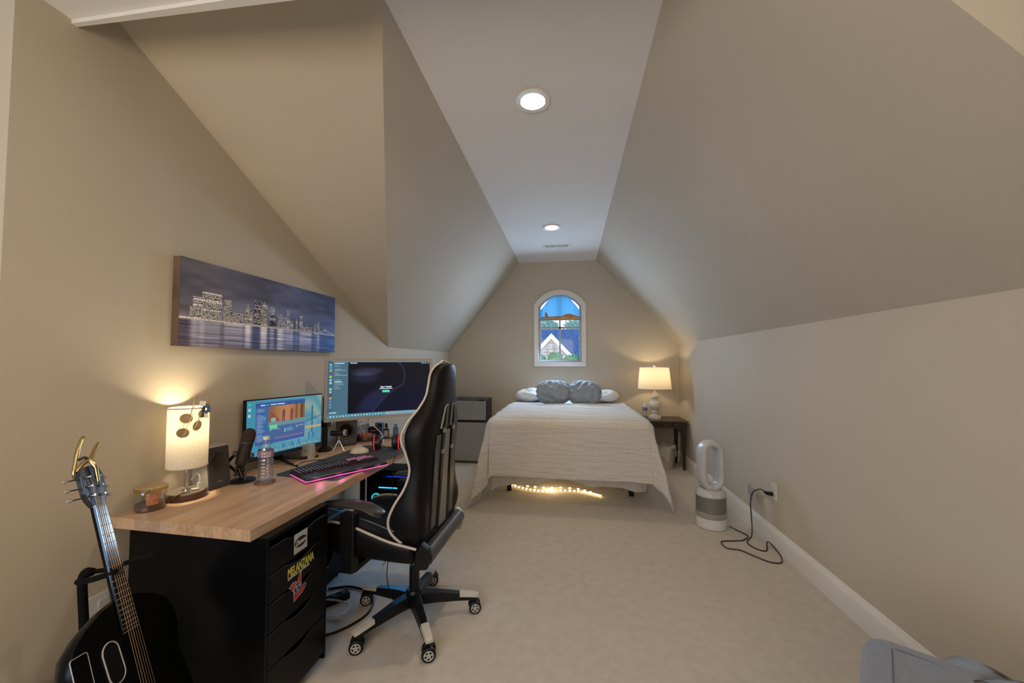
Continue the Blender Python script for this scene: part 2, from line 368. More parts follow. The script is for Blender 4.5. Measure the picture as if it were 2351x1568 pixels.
def plane_model():
    m = mat('orange_wood', (.50,.26,.06), rough=.6, var=.2, vscale=20)
    t = thing('model_airplane', 'orange wooden model airplane resting across the arched window', 'model airplane', (-.10,YF-.05,1.945))
    prof = [(-.30,.012,.012),(-.22,.016,.016),(-.08,.020,.022),(.05,.024,.026),(.15,.024,.028),(.21,.018,.020),(.24,.012,.013)]
    MB().loft([[(x, ry*math.cos(a), rz*math.sin(a)+.004+ (0.0)) for a in [2*PI*k/10 for k in range(10)]] for x,ry,rz in prof]).build('fuselage', m, t, smooth=40)
    MB().loft([[(x, .014*math.cos(a)*s, .02+.036*s*max(0,math.sin(a))) for a in [2*PI*k/10 for k in range(10)]] for x,s in ((-.0,.2),(.04,.8),(.08,1.1),(.12,.95),(.17,.5),(.19,.2))]).build('canopy', m, t, smooth=40)
    MB().prism([(-.245,0),(-.185,.0),(-.205,.055),(-.222,.085),(-.24,.082)], -.004, .004, mframe((0,0,0),(1,0,0),(0,0,1))).build('tail_fin', m, t)
    MB().loft([[(x0,y,.0),(x1,y,.0),(x1-.01,y,.008),(x0+.01,y,.010)] for y,x0,x1 in ((-.04,-.01,.06),(-.03,-.02,.085),(.03,-.02,.085),(.04,-.01,.06))]).build('wing', mat('pale_wing',(.45,.5,.45)), t)
    MB().cyl((.24,0,.004),(.252,0,.004),.006,n=8).build('nose_cap', m, t)
plane_model()
# ------------------------------------------------------------------ outside
def outside():
    h = thing('house', 'neighbouring house with blue-grey shingle roof and white stone gable', 'house', (0,25,0))
    roofm = mat('shingles', (.03,.075,.20), rough=.8, var=.3, vscale=14)
    b = MB(); 
    for j in range(29):
        z0 = -1.6+j*.19; y0 = 1.5+j*.19
        x = -7.0+(.35 if j%2 else 0)
        while x < 7:
            w = .62+.1*random.random(); dz = .03*random.random()
            b.add([(x,y0,z0+dz+.05),(x+w-.03,y0,z0+dz+.05),(x+w-.03,y0+.2,z0+.24+dz),(x,y0+.2,z0+.24+dz),(x,y0,z0+dz-.03),(x+w-.03,y0,z0+dz-.03)],[(0,1,2,3),(4,5,1,0)]); x += w
    sh = b.build('roof_shingles', roofm, h); sh['kind'] = 'stuff'
    MB().add([(-7,1.5,-1.7),(7,1.5,-1.7),(7,7.2,4.0),(-7,7.2,4.0)],[(0,1,2,3)]).build('roof_deck', roofm, h)
    wm = mat('white_rake', (.85,.85,.85)); px_, pz_ = -1.15, 3.15
    g = MB()
    for s in (-1,1):
        g.add([(px_,0,pz_),(px_+s*3.0,0,pz_-3.2),(px_+s*2.70,0,pz_-3.2),(px_,0,pz_-.33),(px_,.5,pz_),(px_+s*3.0,.5,pz_-3.2)],[(0,1,2,3),(0,1,5,4)])
    g.build('rake_board', wm, h)
    st = MB(); stm = mat('pale_stone', (.30,.30,.30), rough=.9, var=.35, vscale=3)
    st.add([(px_-2.8,.12,pz_-3.6),(px_+2.8,.12,pz_-3.6),(px_,.12,pz_-.3)],[(0,1,2)]); st.build('gable_wall', stm, h)
    k = MB()
    for j in range(16):
        z = pz_-3.6+j*.2; half = 2.5*(pz_-.45-z)/3.3
        x = -half+random.random()*.1
        while x < half-.3:
            w = .25+.2*random.random(); k.box((px_+x,.05+random.random()*.04,z+.01),(px_+x+w,.14,z+.18)); x += w+.03
    ks = k.build('wall_stones', stm, h); ks['kind'] = 'stuff'
    for i,(x,w) in enumerate(((-1.62,.42),(-.75,.40),(.12,.40),(.98,.42))):
        bush((x, 20.5, 0), w, ['round green shrub left of the gable','round green shrub under the gable peak','green shrub right of the gable peak','green shrub furthest right below the roof'][i], 1.42+(.1 if i%2 else .0))
    for i,(x,z,r) in enumerate(((-2.2,4.2,1.5),(.9,4.3,1.5))):
        tree((x,36,z), r, ['pale green treetop above the roof, left','pale green treetop above the roof, right'][i])
M_leaf = mat('leaves', (.07,.24,.13), rough=.7, var=.5, vscale=5)
M_leaf2 = mat('pale_leaves', (.16,.30,.26), rough=.7, var=.4, vscale=5)
def leafcloud(c, r, n, s, m, name, parent):
    b = MB()
    for _ in range(n):
        a = random.random()*2*PI; u = random.uniform(-1,1); rr = r*random.uniform(.7,1.05); q = math.sqrt(1-u*u)
        p = Vector((c[0]+rr*q*math.cos(a), c[1]+rr*q*math.sin(a), c[2]+rr*u*.8))
        d1 = Vector((random.gauss(0,1),random.gauss(0,1),random.gauss(0,1))).normalized()*s; d2 = d1.orthogonal().normalized()*s*.5
        b.add([tuple(p-d1),tuple(p+d2),tuple(p+d1),tuple(p-d2)],[(0,1,2,3)])
    b.ball(c, r*.8, sc=(1,1,.8))
    o = b.build(name, m, parent); return o
def bush(p, r, label, z):
    t = thing('shrub', label, 'shrub', p, group='shrubs outside the window'); leafcloud((0,0,z), r, 420, .07, M_leaf, 'foliage', t)
    MB().cyl((0,0,-3),(0,0,z-.3),.06,.04,8).build('stem', mat('bark',(.12,.08,.05)), t)
def tree(p, r, label):
    t = thing('tree', label, 'tree', p, group='treetops beyond the roof'); leafcloud((0,0,0), r, 700, .16, M_leaf2, 'crown', t)
    MB().cyl((0,0,-7),(0,0,-.5),.18,.1,8).build('trunk', mat('bark',(.12,.08,.05)), t)
outside()

# ------------------------------------------------------------------ ceiling fittings
def recessed(x, y, label):
    t = thing('recessed_light', label, 'ceiling light', (x,y,ZC), group='recessed ceiling lights')
    MB().lathe([(.066,.0),(.096,.0),(.097,-.004),(.092,-.009),(.068,-.006)], 40, caps=False).build('trim_ring', M_trim, t, smooth=40)
    MB().lathe([(.069,-.006),(.067,.03),(.060,.075),(.0,.078)], 40, caps=False).build('baffle', mat('warm_reflector',(.85,.78,.62),rough=.35,emit='ffd9a0',estr=.55), t, smooth=40)
    MB().lathe([(.0005,.055),(.035,.055),(.052,.066),(.058,.076)], 40, caps=False).build('bulb', mat('lamp_glow',(1,.9,.75),emit='ffe3b0',estr=6), t, smooth=40)
recessed(-.191, 2.079, 'nearer and larger recessed light in the white ceiling strip')
recessed(-.179, 4.11, 'farther recessed light in the ceiling, just before the vent')
def vent():
    t = thing('ceiling_vent', 'white slatted air vent in the ceiling strip near the far wall', 'vent', (-.151,4.79,ZC))
    f = MB()
    for lo,hi in (((-.175,-.05,-.007),(.175,-.036,0)),((-.175,.036,-.007),(.175,.05,0)),((-.175,-.036,-.007),(-.135,.036,0)),((.135,-.036,-.007),(.175,.036,0)),((-.008,-.036,-.007),(.008,.036,0))): f.box(lo,hi)
    f.build('vent_frame', M_trim, t, bevel=.002)
    MB().box((-.135,-.036,-.0006),(.135,.036,-.0002)).build('duct_opening', mat('duct_dark',(.10,.10,.10)), t)
    for side in (0,1):
        p = MB().box((-.0022,-.035,-.006),(.0022,.035,-.001), Matrix.Rotation(math.radians(25 if side else -35),4,'Y')).build('slat', M_trim, t) 
        x0 = -.128 if side == 0 else .016
        p.location = (x0,0,0)
        for k in range(1,12): share(p, t, (x0+k*.0103,0,0))
    for x in (-.158,.158): MB().lathe([(.0005,-.009),(.004,-.0085),(.005,-.007)],8,Matrix.Translation((x,0,0))).build('screw', M_silver, t)
vent()
# ------------------------------------------------------------------ outlets
def outlet(name_label, M, duplex=True, wide=.072, h=.118):
    t = thing('wall_outlet', name_label, 'outlet', M.translation)
    L = M.copy(); L.translation = (0,0,0)
    MB().prism(rrect(-wide/2,-h/2,wide/2,h/2,.006), 0, .006, L).build('cover_plate', M_white, t, bevel=.0015)
    for s in (1,-1):
        MB().prism(rrect(-.017,s*.02-.014,.017,s*.02+.014,.008), .006, .0085, L).build('socket', mat('socket_white',(.55,.55,.55)), t)
    return t
t_out = outlet('white wall outlet with a black plug, low on the right wall', mframe((XR,3.10,.40),(0,-1,0),(0,0,1)))
outlet('white outlet cover plate low on left wall behind the guitar', mframe((XL,1.275,.405),(0,1,0),(0,0,1)), wide=.115, h=.118)
pl = MB().tube([(XL+.008,1.29,.375),(XL+.035,1.29,.375)], .011, 10).build('wall_plug', M_chrome, None, smooth=40); tag(pl, 'small metal plug in the outlet behind the guitar', 'plug')

# ================================================================== BED
BX, BHW, BY0, BY1, BT = -.025, .735, 3.64, 5.50, .775
def bed():
    t = thing('bed', 'double bed with white ruffled skirt standing under the arched window', 'bed', (BX,(BY0+BY1)/2,0))
    L = (BY1-BY0)/2; sheet = mat('white_sheet', (.62,.62,.62), rough=.9, bump=.1, bscale=60)
    MB().prism(rrect(-BHW,-L,BHW,L,.08), .50, .797).build('mattress', sheet, t, bevel=.03, segs=3)
    MB().prism(rrect(-BHW+.01,-L+.02,BHW-.01,L-.01,.05), .26, .50).build('box_spring', sheet, t, bevel=.01)
    fr = MB(); fm = mat('bed_frame_metal', (.03,.028,.026), rough=.4, metal=.6)
    for y in (-L+.25,L-.1): fr.box((-BHW+.05,y-.02,.20),(BHW-.05,y+.02,.24))
    for x in (-BHW+.05,BHW-.05): fr.box((x-.02,-L+.1,.22),(x+.02,L-.05,.26))
    fr.build('bed_frame', fm, t)
    def leg(x,y):
        l = MB().box((x-.015,y-.015,.05),(x+.015,y+.015,.24)).build('leg', fm, t)
        w = MB().cyl((x-.022,y,.03),(x+.022,y,.03),.03,n=16).build('caster', M_black, l, smooth=40)
    for x in (-.60,.62):
        for y in (-L+.43,L-.2): leg(x,y)
    # ruffled skirt
    n = 240; rings = []
    for k in range(7):
        v = k/6; row = []
        for i in range(n+1):
            u = i/n; s = u*(2*L+2*BHW+2*L); 
            if s < 2*L: p = Vector((-BHW, L-s)); nr = Vector((-1,0))
            elif s < 2*L+2*BHW: p = Vector((-BHW+(s-2*L), -L)); nr = Vector((0,-1))
            else: p = Vector((BHW, -L+(s-2*L-2*BHW))); nr = Vector((1,0))
            w = .014*v*math.sin(s*38+2*math.sin(s*3))+.01*v*math.sin(s*11)
            zlow = .175+.03*math.sin(s*5.1+1.3)+.02*math.sin(s*13)
            if nr.y == -1: zlow += .03*max(0, min(1, (p.x+.5)*2))
            row.append((p.x+nr.x*(.005-.05*v+w), p.y+nr.y*(.005-.06*v+w)+(.0), .40+(zlow-.40)*v))
        rings.append(row)
    MB().loft(rings, caps=False, closed=False).build('bed_skirt', mat_cloth('skirt_cloth', (.60,.57,.53), .25), t, smooth=60)
bed()
def coverlet():
    R = .07; drop = .555; A = BHW+.03; y0 = 4.90; Lb = y0-(BY0-.02)
    na, nb = 150, 130; rows = []
    for j in range(nb+1):
        b = (Lb+.495)*j/nb; row = []
        for i in range(na+1):
            a = (A+drop*1.08)*(-1+2*i/na)
            da = max(0, abs(a)-(A-R)); db = max(0, b-(Lb-R)); sgn = 1 if a > 0 else -1
            r = math.hypot(da, db); ph = math.atan2(da, db) if r > 0 else 0   # 0 = foot, 90 = side
            px = BX+sgn*min(abs(a), A-R); py = y0-min(b, Lb-R)
            corner = math.sin(2*ph)
            z = BT+.035
            z += .006*math.sin(b*19+.6*math.sin(a*3)+.4)+.003*math.sin(b*47+a*2)+.004*math.sin(a*7+b*3)
            z -= .02*(max(0,abs(a)/A-.55))**2*4 if r == 0 else .0162
            if r > 0:
                if r < R*PI/2: out = R*math.sin(r/R); dz = R*(1-math.cos(r/R))
                else:
                    e = r-R*PI/2; k = .05+.12*corner**2+.05*math.sin(ph)**2; e *= 1-(.0 if sgn<0 else .10)*corner
                    if sgn > 0: k += .02*corner
                    out = R+k*e+ ((.055 if sgn<0 else .035)*corner*math.sin(ph*9+1.0)+.020*math.sin(ph)**2*math.sin(b*8.0+sgn))*min(1,e/.35) + .004*math.sin(a*31)*math.cos(ph)*min(1,e/.3)
                    dz = R+e*math.sqrt(max(.05,1-k*k))
                    if sgn < 0: dz += .03*corner*e
                px += sgn*out*math.sin(ph); py -= out*math.cos(ph); z -= dz
                z += .045*math.sin((a/A)*PI*.5)*0
            if z < .012:  # cloth that reaches the carpet lies outwards
                ex = .012-z; z = .012+.006*math.sin(ex*60)**2; px += sgn*ex*.5*math.sin(ph); py -= ex*.7*math.cos(ph)
            row.append((px, py, z))
        rows.append(row)
    m = mat('coverlet_cloth', (.60,.565,.52), rough=.95, var=.05, vscale=60, sheen=.2); n = m.node_tree; b = n.nodes['Principled BSDF']
    t = n.nodes.new('ShaderNodeTexCoord'); outs = []
    for sc, s in (((3,22,22),1.0),((60,60,60),.25),((7,3,3),.3)):
        mp = n.nodes.new('ShaderNodeMapping'); mp.inputs['Scale'].default_value = sc; nz = n.nodes.new('ShaderNodeTexNoise'); nz.inputs['Scale'].default_value = 1.3; nz.inputs['Detail'].default_value = 4
        n.links.new(t.outputs['Object'], mp.inputs[0]); n.links.new(mp.outputs[0], nz.inputs[0]); mu = n.nodes.new('ShaderNodeMath'); mu.operation='MULTIPLY'; mu.inputs[1].default_value = s; n.links.new(nz.outputs[0], mu.inputs[0]); outs.append(mu)
    a1 = n.nodes.new('ShaderNodeMath'); a2 = n.nodes.new('ShaderNodeMath'); n.links.new(outs[0].outputs[0], a1.inputs[0]); n.links.new(outs[1].outputs[0], a1.inputs[1]); n.links.new(a1.outputs[0], a2.inputs[0]); n.links.new(outs[2].outputs[0], a2.inputs[1])
    bp = n.nodes.new('ShaderNodeBump'); bp.inputs['Strength'].default_value = .8; bp.inputs['Distance'].default_value = .03; n.links.new(a2.outputs[0], bp.inputs['Height']); n.links.new(bp.outputs[0], b.inputs['Normal'])
    o = MB().loft(rows, caps=False, closed=False).build('coverlet', m, None, smooth=80)
    sol = o.modifiers.new('solid', 'SOLIDIFY'); sol.thickness = .006; sol.offset = 1
    tag(o, 'off-white crinkled coverlet draped over the bed, corners trailing to carpet', 'bedspread')
coverlet()
def pillow(name, label, m, loc, rot, w, h, th, seed, group=None):
    r = random.Random(seed); vs = []; N = 28; fs = []
    ph = [r.uniform(0, 6) for _ in range(6)]
    b = MB()
    for side in (1,-1):
        rows = []
        for j in range(N+1):
            row = []
            for i in range(N+1):
                u = -1+2*i/N; v = -1+2*j/N
                pr = max(0, (1-abs(u)**2.6)*(1-abs(v)**2.2))**.55
                wr = .012*math.sin(u*9+v*5+ph[0])*math.cos(v*6-u*3+ph[1])+.008*math.sin(u*17+ph[2]+3*math.sin(v*4+ph[3]))+.012*math.sin((u-.2)*(v+.3)*14+ph[4])
                q = 1-.06*(abs(u)**3)*(1-abs(v)) 
                row.append((u*w/2*math.sqrt(1-.42*v*v*abs(v))+.006*math.sin(v*13+ph[5]), v*h/2*math.sqrt(1-.45*u*u*abs(u)), side*(th/2*pr*(1+0)+wr*pr)))
            rows.append(row)
        b.loft(rows, caps=False, closed=False)
    o = b.build(name, m, None, smooth=70)
    bm = bmesh.new(); bm.from_mesh(o.data); bmesh.ops.remove_doubles(bm, verts=bm.verts, dist=.0015); bmesh.ops.recalc_face_normals(bm, faces=bm.faces); bm.to_mesh(o.data); bm.free()
    sb = o.modifiers.new('subsurf','SUBSURF'); sb.levels = 1; sb.render_levels = 1
    o.location = loc; o.rotation_euler = rot; tag(o, label, 'pillow', group); return o
M_pw = mat('white_pillowcase', (.66,.63,.60), rough=.9, bump=.3, bscale=14)
M_pg = mat('grey_pillowcase', (.27,.31,.35), rough=.85, bump=.4, bscale=16)
zt = BT+.035
pillow('pillow', 'white pillow at the head of the bed, sticking out on the left', M_pw, (-.44,5.34,zt+.070), (.12,0,.04), .60,.34,.16, 3, 'white pillows')
pillow('pillow', 'white pillow at the head of the bed, sticking out on the right', M_pw, (.36,5.34,zt+.070), (.12,0,-.05), .58,.34,.16, 5, 'white pillows')
pillow('pillow', 'grey-blue pillow, left one of the two leaning together on the bed', M_pg, (-.205,5.02,zt+.135), (1.25,.0,.03), .45,.32,.20, 11, 'grey pillows')
pillow('pillow', 'grey-blue pillow, right one of the two, slumping to the right', M_pg, (.185,5.02,zt+.128), (1.25,.08,-.05), .42,.33,.20, 17, 'grey pillows')
def string_lights():
    t = thing('string_lights', 'warm glowing strip of tiny lights lying on the carpet under the bed', 'string lights', (0,0,0))
    pts = spline([(-.62,4.20,.012),(-.45,4.10,.012),(-.28,4.06,.012),(-.10,4.10,.012),(.08,4.10,.012),(.20,4.06,.012),(.29,4.0,.012)], 8)
    pts2 = spline([(-.60,4.27,.012),(-.45,4.20,.012),(-.28,4.16,.012),(-.10,4.19,.012),(.08,4.17,.012),(.20,4.09,.012)], 8)
    wm = mat('clear_cord',(.6,.5,.35),rough=.3)
    for P in (pts,pts2): MB().tube(P, .0035, 6).build('cord', wm, t, smooth=60)
    gl = mat('tiny_bulb_glow',(1,.85,.55),emit='ffd890',estr=8)
    first = None
    for P,st in ((pts,2),(pts2,4)):
        for i in range(0,len(P),st):
            if first is None: first = MB().ball((0,0,0),.009,8,6,(1.5,1,.8)).build('bulb', gl, t, smooth=60); first.location = P[i]+Vector((0,0,.004))
            else: share(first, t, P[i]+Vector((0,0,.004)))
    p_ = point('string_glow', (-.2,4.13,.04), 1.6, (1,.72,.38), .05)
string_lights()
# ================================================================== FRIDGE
def fridge():
    x0,x1,y0,y1,h = -1.60,-1.10,5.06,5.50,.83
    t = thing('mini_fridge', 'silver two-door mini fridge left of the bed', 'fridge', ((x0+x1)/2,(y0+y1)/2,0))
    w=(x1-x0)/2; d=(y1-y0)/2; dm = mat('brushed_door',(.33,.33,.34),rough=.35,metal=.35,stretch=(1,1,20))
    MB().box((-w,-d+.05,.02),(w,d,h-.012)).build('body', M_black, t, bevel=.006)
    MB().box((-w,-d+.03,h-.012),(w,d,h)).build('top', M_charcoal, t, bevel=.004)
    MB().box((-w,-d,.565),(w,-d+.045,h-.014)).build('door', dm, t, bevel=.006)
    MB().box((-w,-d,.03),(w,-d+.045,.535)).build('door', dm, t, bevel=.006)
    MB().box((-w+.002,-d+.008,.535),(w-.002,-d+.04,.565)).build('handle_recess', M_black, t)
    MB().box((w-.09,-d+.005,h-.014),(w-.01,-d+.06,h+.008)).build('hinge', M_black, t, bevel=.003)
    for x in (-w+.04,w-.04): MB().cyl((x,-d+.08,0),(x,-d+.08,.02),.015,n=10).build('foot', M_black, t)
fridge()
# ================================================================== NIGHTSTAND and what is on and under it
def nightstand():
    x0,x1,y0,y1,h = .83,1.41,5.10,5.52,.605
    t = thing('nightstand', 'dark wooden nightstand with worn top right of the bed', 'nightstand', ((x0+x1)/2,(y0+y1)/2,0))
    w=(x1-x0)/2; d=(y1-y0)/2
    MB().box((-w-.02,-d-.02,h-.018),(w+.02,d,h)).build('top', M_nighttop, t, bevel=.004)
    MB().box((-w+.01,-d+.01,h-.09),(w-.01,-d+.03,h-.018)).build('apron', M_nightwood, t, bevel=.002)
    for s in (-1,1): MB().box((s*(w-.02)-.01,-d+.03,h-.09),(s*(w-.02)+.01,d-.03,h-.018)).build('apron', M_nightwood, t)
    MB().box((-w+.01,d-.03,h-.09),(w-.01,d-.01,h-.018)).build('apron', M_nightwood, t)
    F_ = mframe((0,-d+.012,0),(1,0,0),(0,0,1))
    for s in (-1,1):
        pr = [(s*(w-.04),h-.09),(s*(w-.04),h-.20),(s*(w-.06),h-.165),(s*(w-.10),h-.11),(s*(w-.14),h-.09)]
        MB().prism(pr if s>0 else pr[::-1], -.018, 0, F_).build('bracket', M_nightwood, t)
    for sx in (-1,1):
        for sy in (-1,1):
            cx,cy = sx*(w-.025),sy*(d-.025)
            MB().loft([[(cx+a*r,cy+b*r,z) for a,b in ((-1,-1),(1,-1),(1,1),(-1,1))] for z,r in ((0,.012),(.02,.014),(h-.14,.022),(h-.018,.024))]).build('leg', M_nightwood, t, bevel=.002)
    for x in (.05,.17): MB().ball((x,-d+.008,h-.05),.006,8,6).build('nail_head', M_silver, t)
nightstand()
def lamp_white():
    t = thing('table_lamp', 'white turned table lamp with cream drum shade on the nightstand', 'lamp', (1.075,5.26,.605))
    wm = mat('white_turned_wood',(.62,.58,.50),rough=.5)
    prof = [(.0,.0),(.078,.0),(.080,.012),(.078,.03),(.070,.036),(.062,.045),(.045,.052),(.036,.06),(.034,.075),(.046,.082),(.048,.092),(.044,.10),(.030,.105),(.034,.115),(.058,.13),(.074,.155),(.077,.18),(.072,.205),(.056,.225),(.044,.232),(.042,.25),(.036,.262),(.038,.268),(.062,.277),(.060,.285),(.046,.292),(.042,.302),(.046,.306),(.034,.315),(.028,.325),(.031,.33),(.018,.34),(.012,.355),(.010,.37)]
    MB().lathe(prof,32).build('turned_base', wm, t, smooth=50)
    sh = mat_cloth('cream_shade',(.72,.64,.50),.45,600,.05)
    MB().lathe([(.205,.385),(.178,.655)],48,caps=False).build('lamp_shade', sh, t, smooth=60)
    for r,z in ((.205,.385),(.178,.655)): MB().torus((0,0,z),r,.003,48,6).build('shade_rim', wm, t, smooth=60)
    k = MB().cyl((0,0,.37),(0,0,.665),.004,n=6)
    for a in (0,2.09,4.19): k.cyl((0,0,.64),(.175*math.cos(a),.175*math.sin(a),.652),.002,n=5)
    k.build('harp', M_silver, t)
    MB().ball((0,0,.677),.016,12,8).build('finial', wm, t, smooth=60)
    MB().ball((0,0,.50),.028,12,8,(1,1,1.3)).build('bulb', mat('lamp_glow2',(1,.9,.75),emit='ffdca0',estr=2), t, smooth=60)
    point('nightstand_lamp_glow', (1.075,5.26,.605+.55), 5.5, (1,.77,.48), .03)
lamp_white()
M_clear = mat_thin('clear_plastic', (1,1,1), .10, (.94,.96,.97), .08)
def bottle(name, label, loc, h, r, labelcol, big=False, rot=0):
    t = thing(name, label, 'bottle', loc, rot); k = h/.205; q = r/.033
    prof = [(.010,.002),(.026,.0),(.031,.006),(.0325,.012)]
    for i in range(6):
        z = .018+i*.0145; prof += [(.0315,z),(.0328,z+.003),(.0328,z+.008),(.0308,z+.0125)]
    prof += [(.031,.108),(.0328,.111),(.0328,.142),(.0322,.146),(.030,.157),(.024,.17),(.016,.181),(.0125,.187),(.0125,.196)]
    MB().lathe([(a*q,b*k) for a,b in prof],32,caps=False).build('body', M_clear, t, smooth=50)
    MB().lathe([(a*q*.93,b*k) for a,b in [(.0,.004),(.031,.008),(.031,.098),(.0,.0985)]],24).build('water', mat_thin('water_fill',(1,1,1),.06,(.93,.95,.96)), t, smooth=40)
    MB().lathe([(.0148*q,.190*k),(.0150*q,.2*k),(.0143*q,.205*k),(.001,.205*k)],24).build('cap', M_white, t, smooth=35)
    lb = MB().lathe([(.0334*q,.110*k),(.0334*q,.143*k)],32,caps=False).build('paper_label', labelcol, t, smooth=60)
    if big:
        for k_,(tx,z,sz) in enumerate((('DEEP',.1275,.0125),('PARK',.1140,.0135))):
            for a in range(len(tx)):
                an = (-1.5+a)*.30
                P = mframe((.0337*q*math.sin(an),-.0337*q*math.cos(an),z*k),(math.cos(an),math.sin(an),0),(0,0,1))
                text_mesh('lettering', tx[a], sz, P, M_white, lb, sx=.95, bold=.0006, align='CENTER', ext=.0002)
        MB().lathe([(.0336*q,.1095*k),(.0336*q,.1125*k)],32,caps=False).build('label_band', mat('purple_band',(.06,.05,.22)), lb, smooth=60)
        MB().lathe([(.0336*q,.1405*k),(.0336*q,.1435*k)],32,caps=False).build('label_band', mat('blue_band',(.12,.16,.42)), lb, smooth=60)
    return t
bottle('water_bottle', 'small clear water bottle beside the white lamp on the nightstand', (.945,5.22,.605), .20, .032, mat('blue_label',(.10,.14,.35)))
def notes():
    o = MB().prism(rrect(-.05,-.04,.05,.04,.004),0,.012).build('book', mat('cream_paper',(.55,.48,.36)), None, bevel=.002); o.location = (.85,5.19,.6175); o.rotation_euler=(0,0,.3)
    tag(o, 'small cream booklet on the left end of the nightstand', 'book')
    o.location.z = .606
notes()
def trash():
    t = thing('trash_can', 'white round trash can under the nightstand', 'trash can', (1.19,5.24,0))
    MB().lathe([(.0,.0),(.088,.0),(.092,.008),(.104,.24),(.108,.27),(.105,.27),(.100,.24),(.088,.012),(0,.012)],36).build('can', mat('ivory_plastic',(.50,.48,.40),rough=.45), t, smooth=40)
    b = thing('trash_bag', 'crumpled white bag lining the trash can and hanging over its rim', 'bag', (1.19,5.24,.27))
    n=60; rows=[]
    for k in range(10):
        v=k/9; row=[]
        for i in range(n):
            a=2*PI*i/n; low = .10+.07*math.sin(a*3+.8)+.03*math.sin(a*7)
            if v<.3: r=.095+.012*math.sin(a*5); z=-.03+.05*v/.3
            else: r=.115+.012*math.sin(a*9+v*3)+.012*v; z=.02-(v-.3)/.7*low
            row.append((r*math.cos(a),r*math.sin(a),z+.006*math.sin(a*13)))
        rows.append(row)
    MB().loft(rows,caps=False).build('bag_film', mat_cloth('thin_bag',(.62,.62,.58),.3,80), b, smooth=70)
trash()
# ================================================================== AIR PURIFIER FAN
def purifier():
    t = thing('fan_purifier', 'white bladeless fan purifier with tall loop on the carpet', 'fan', (1.13,3.44,0), math.radians(10))
    g = mat('fan_grey_white',(.50,.50,.51),rough=.3)
    MB().lathe([(0,0),(.105,0),(.113,.006),(.115,.03),(.115,.095)],48).build('base', M_white, t, smooth=40)
    MB().lathe([(.1155,.085),(.1165,.09),(.1165,.125),(.112,.128)],48,caps=False).build('band', mat('fan_band',(.36,.35,.33),rough=.35,metal=.3), t, smooth=40)
    m = mat('perforated_grille',(.20,.19,.17),rough=.5,metal=.3); n=m.node_tree; b=n.nodes['Principled BSDF']
    tc_=n.nodes.new('ShaderNodeTexCoord'); vo=n.nodes.new('ShaderNodeTexVoronoi'); vo.inputs['Scale'].default_value=170; vo.inputs['Randomness'].default_value=0; n.links.new(tc_.outputs['Object'],vo.inputs[0])
    bp=n.nodes.new('ShaderNodeBump'); bp.inputs['Strength'].default_value=1; bp.inputs['Distance'].default_value=.002; n.links.new(vo.outputs[0],bp.inputs['Height']); n.links.new(bp.outputs[0],b.inputs['Normal'])
    MB().lathe([(.113,.125),(.112,.255)],48,caps=False).build('grille', m, t, smooth=40)
    MB().lathe([(.114,.252),(.113,.268),(.106,.285),(.088,.300),(.05,.306),(0,.307)],48).build('shoulder', g, t, smooth=50)
    # loop amplifier: stadium ring with wide oval section
    W_,H0,H1 = .071,.385,.595
    path=[]
    for k in range(13): a=PI*k/12; path.append((W_*math.cos(a),0,H1+W_*math.sin(a)))
    for k in range(13): a=PI+PI*k/12; path.append((W_*math.cos(a),0,H0+W_*math.sin(a)))
    # dense verticals
    P=[]
    for i,p in enumerate(path):
        P.append(p)
        if i in (12,25):
            q=path[(i+1)%26]
            for k in range(1,6): P.append((p[0],0,p[2]+(q[2]-p[2])*k/6))
    rings=[]; n=len(P)
    for i in range(n):
        tv=(Vector(P[(i+1)%n])-Vector(P[i-1])).normalized(); nr=Vector((tv.z,0,-tv.x)) # outward
        c=Vector(P[i]); row=[]
        for k in range(20):
            a=2*PI*k/20; ca,sa=math.cos(a),math.sin(a)
            ex=.026*(abs(ca)**.8)*(1 if ca>0 else -1); ey=.062*(abs(sa)**.7)*(1 if sa>0 else -1)
            row.append(tuple(c+nr*ex*(1-.15*sa)+Vector((0,ey,0))))
        rings.append(row)
    MB().loft(rings,loop=True).build('air_loop', g, t, smooth=60)
    MB().prism(rrect(-.035,-.05,.035,.05,.03),.29,.32).build('loop_collar', g, t, bevel=.008)
purifier()
def fan_cord():
    cm = mat('brown_black_cord',(.03,.014,.010),rough=.5)
    pts = [(1.252,3.40,.02),(1.30,3.36,.006),(1.335,3.27,.006),(1.27,3.19,.006),(1.21,3.17,.006),(1.10,3.14,.006),(1.10,3.04,.006),(1.18,3.02,.006),(1.24,2.94,.006),(1.31,2.87,.006),(1.38,2.88,.006),(1.412,2.98,.02),(1.415,3.12,.03),(1.40,3.12,.02),(1.36,3.04,.006),(1.31,3.05,.006),(1.28,3.15,.006),(1.36,3.27,.006),(1.395,3.34,.06),(1.39,3.345,.22),(1.40,3.34,.30),(1.415,3.30,.345),(1.418,3.22,.375),(1.415,3.15,.376)]
    o = MB().tube(spline(pts,8),.0042,8).build('electric_cable', cm, None, smooth=60); tag(o, 'thin dark power cord looping on the carpet between fan and outlet', 'cord')
    p = MB().tube([(1.412,3.17,.376),(1.413,3.135,.377),(1.42,3.12,.378),(1.4415,3.10,.38)],[.007,.013,.014,.016],12).build('power_plug', M_black, None, smooth=50); tag(p, 'black plug of the fan cord pushed into the right wall outlet', 'plug')
    g = MB(); rows=[[(0,0,0),(0,.09,.02),(.0,.10,-.06),(.0,.03,-.10)],[(.006,0,0),(.006,.09,.02),(.006,.10,-.06),(.006,.03,-.10)]]
    g.loft(rows); o = g.build('cord_tag', mat('grey_film',(.34,.33,.31),rough=.4,bump=.4,bscale=60), None, bevel=.001); o.location=(1.405,3.33,.345); tag(o, 'grey paper tag hanging on the fan cord below the outlet', 'tag')
fan_cord()
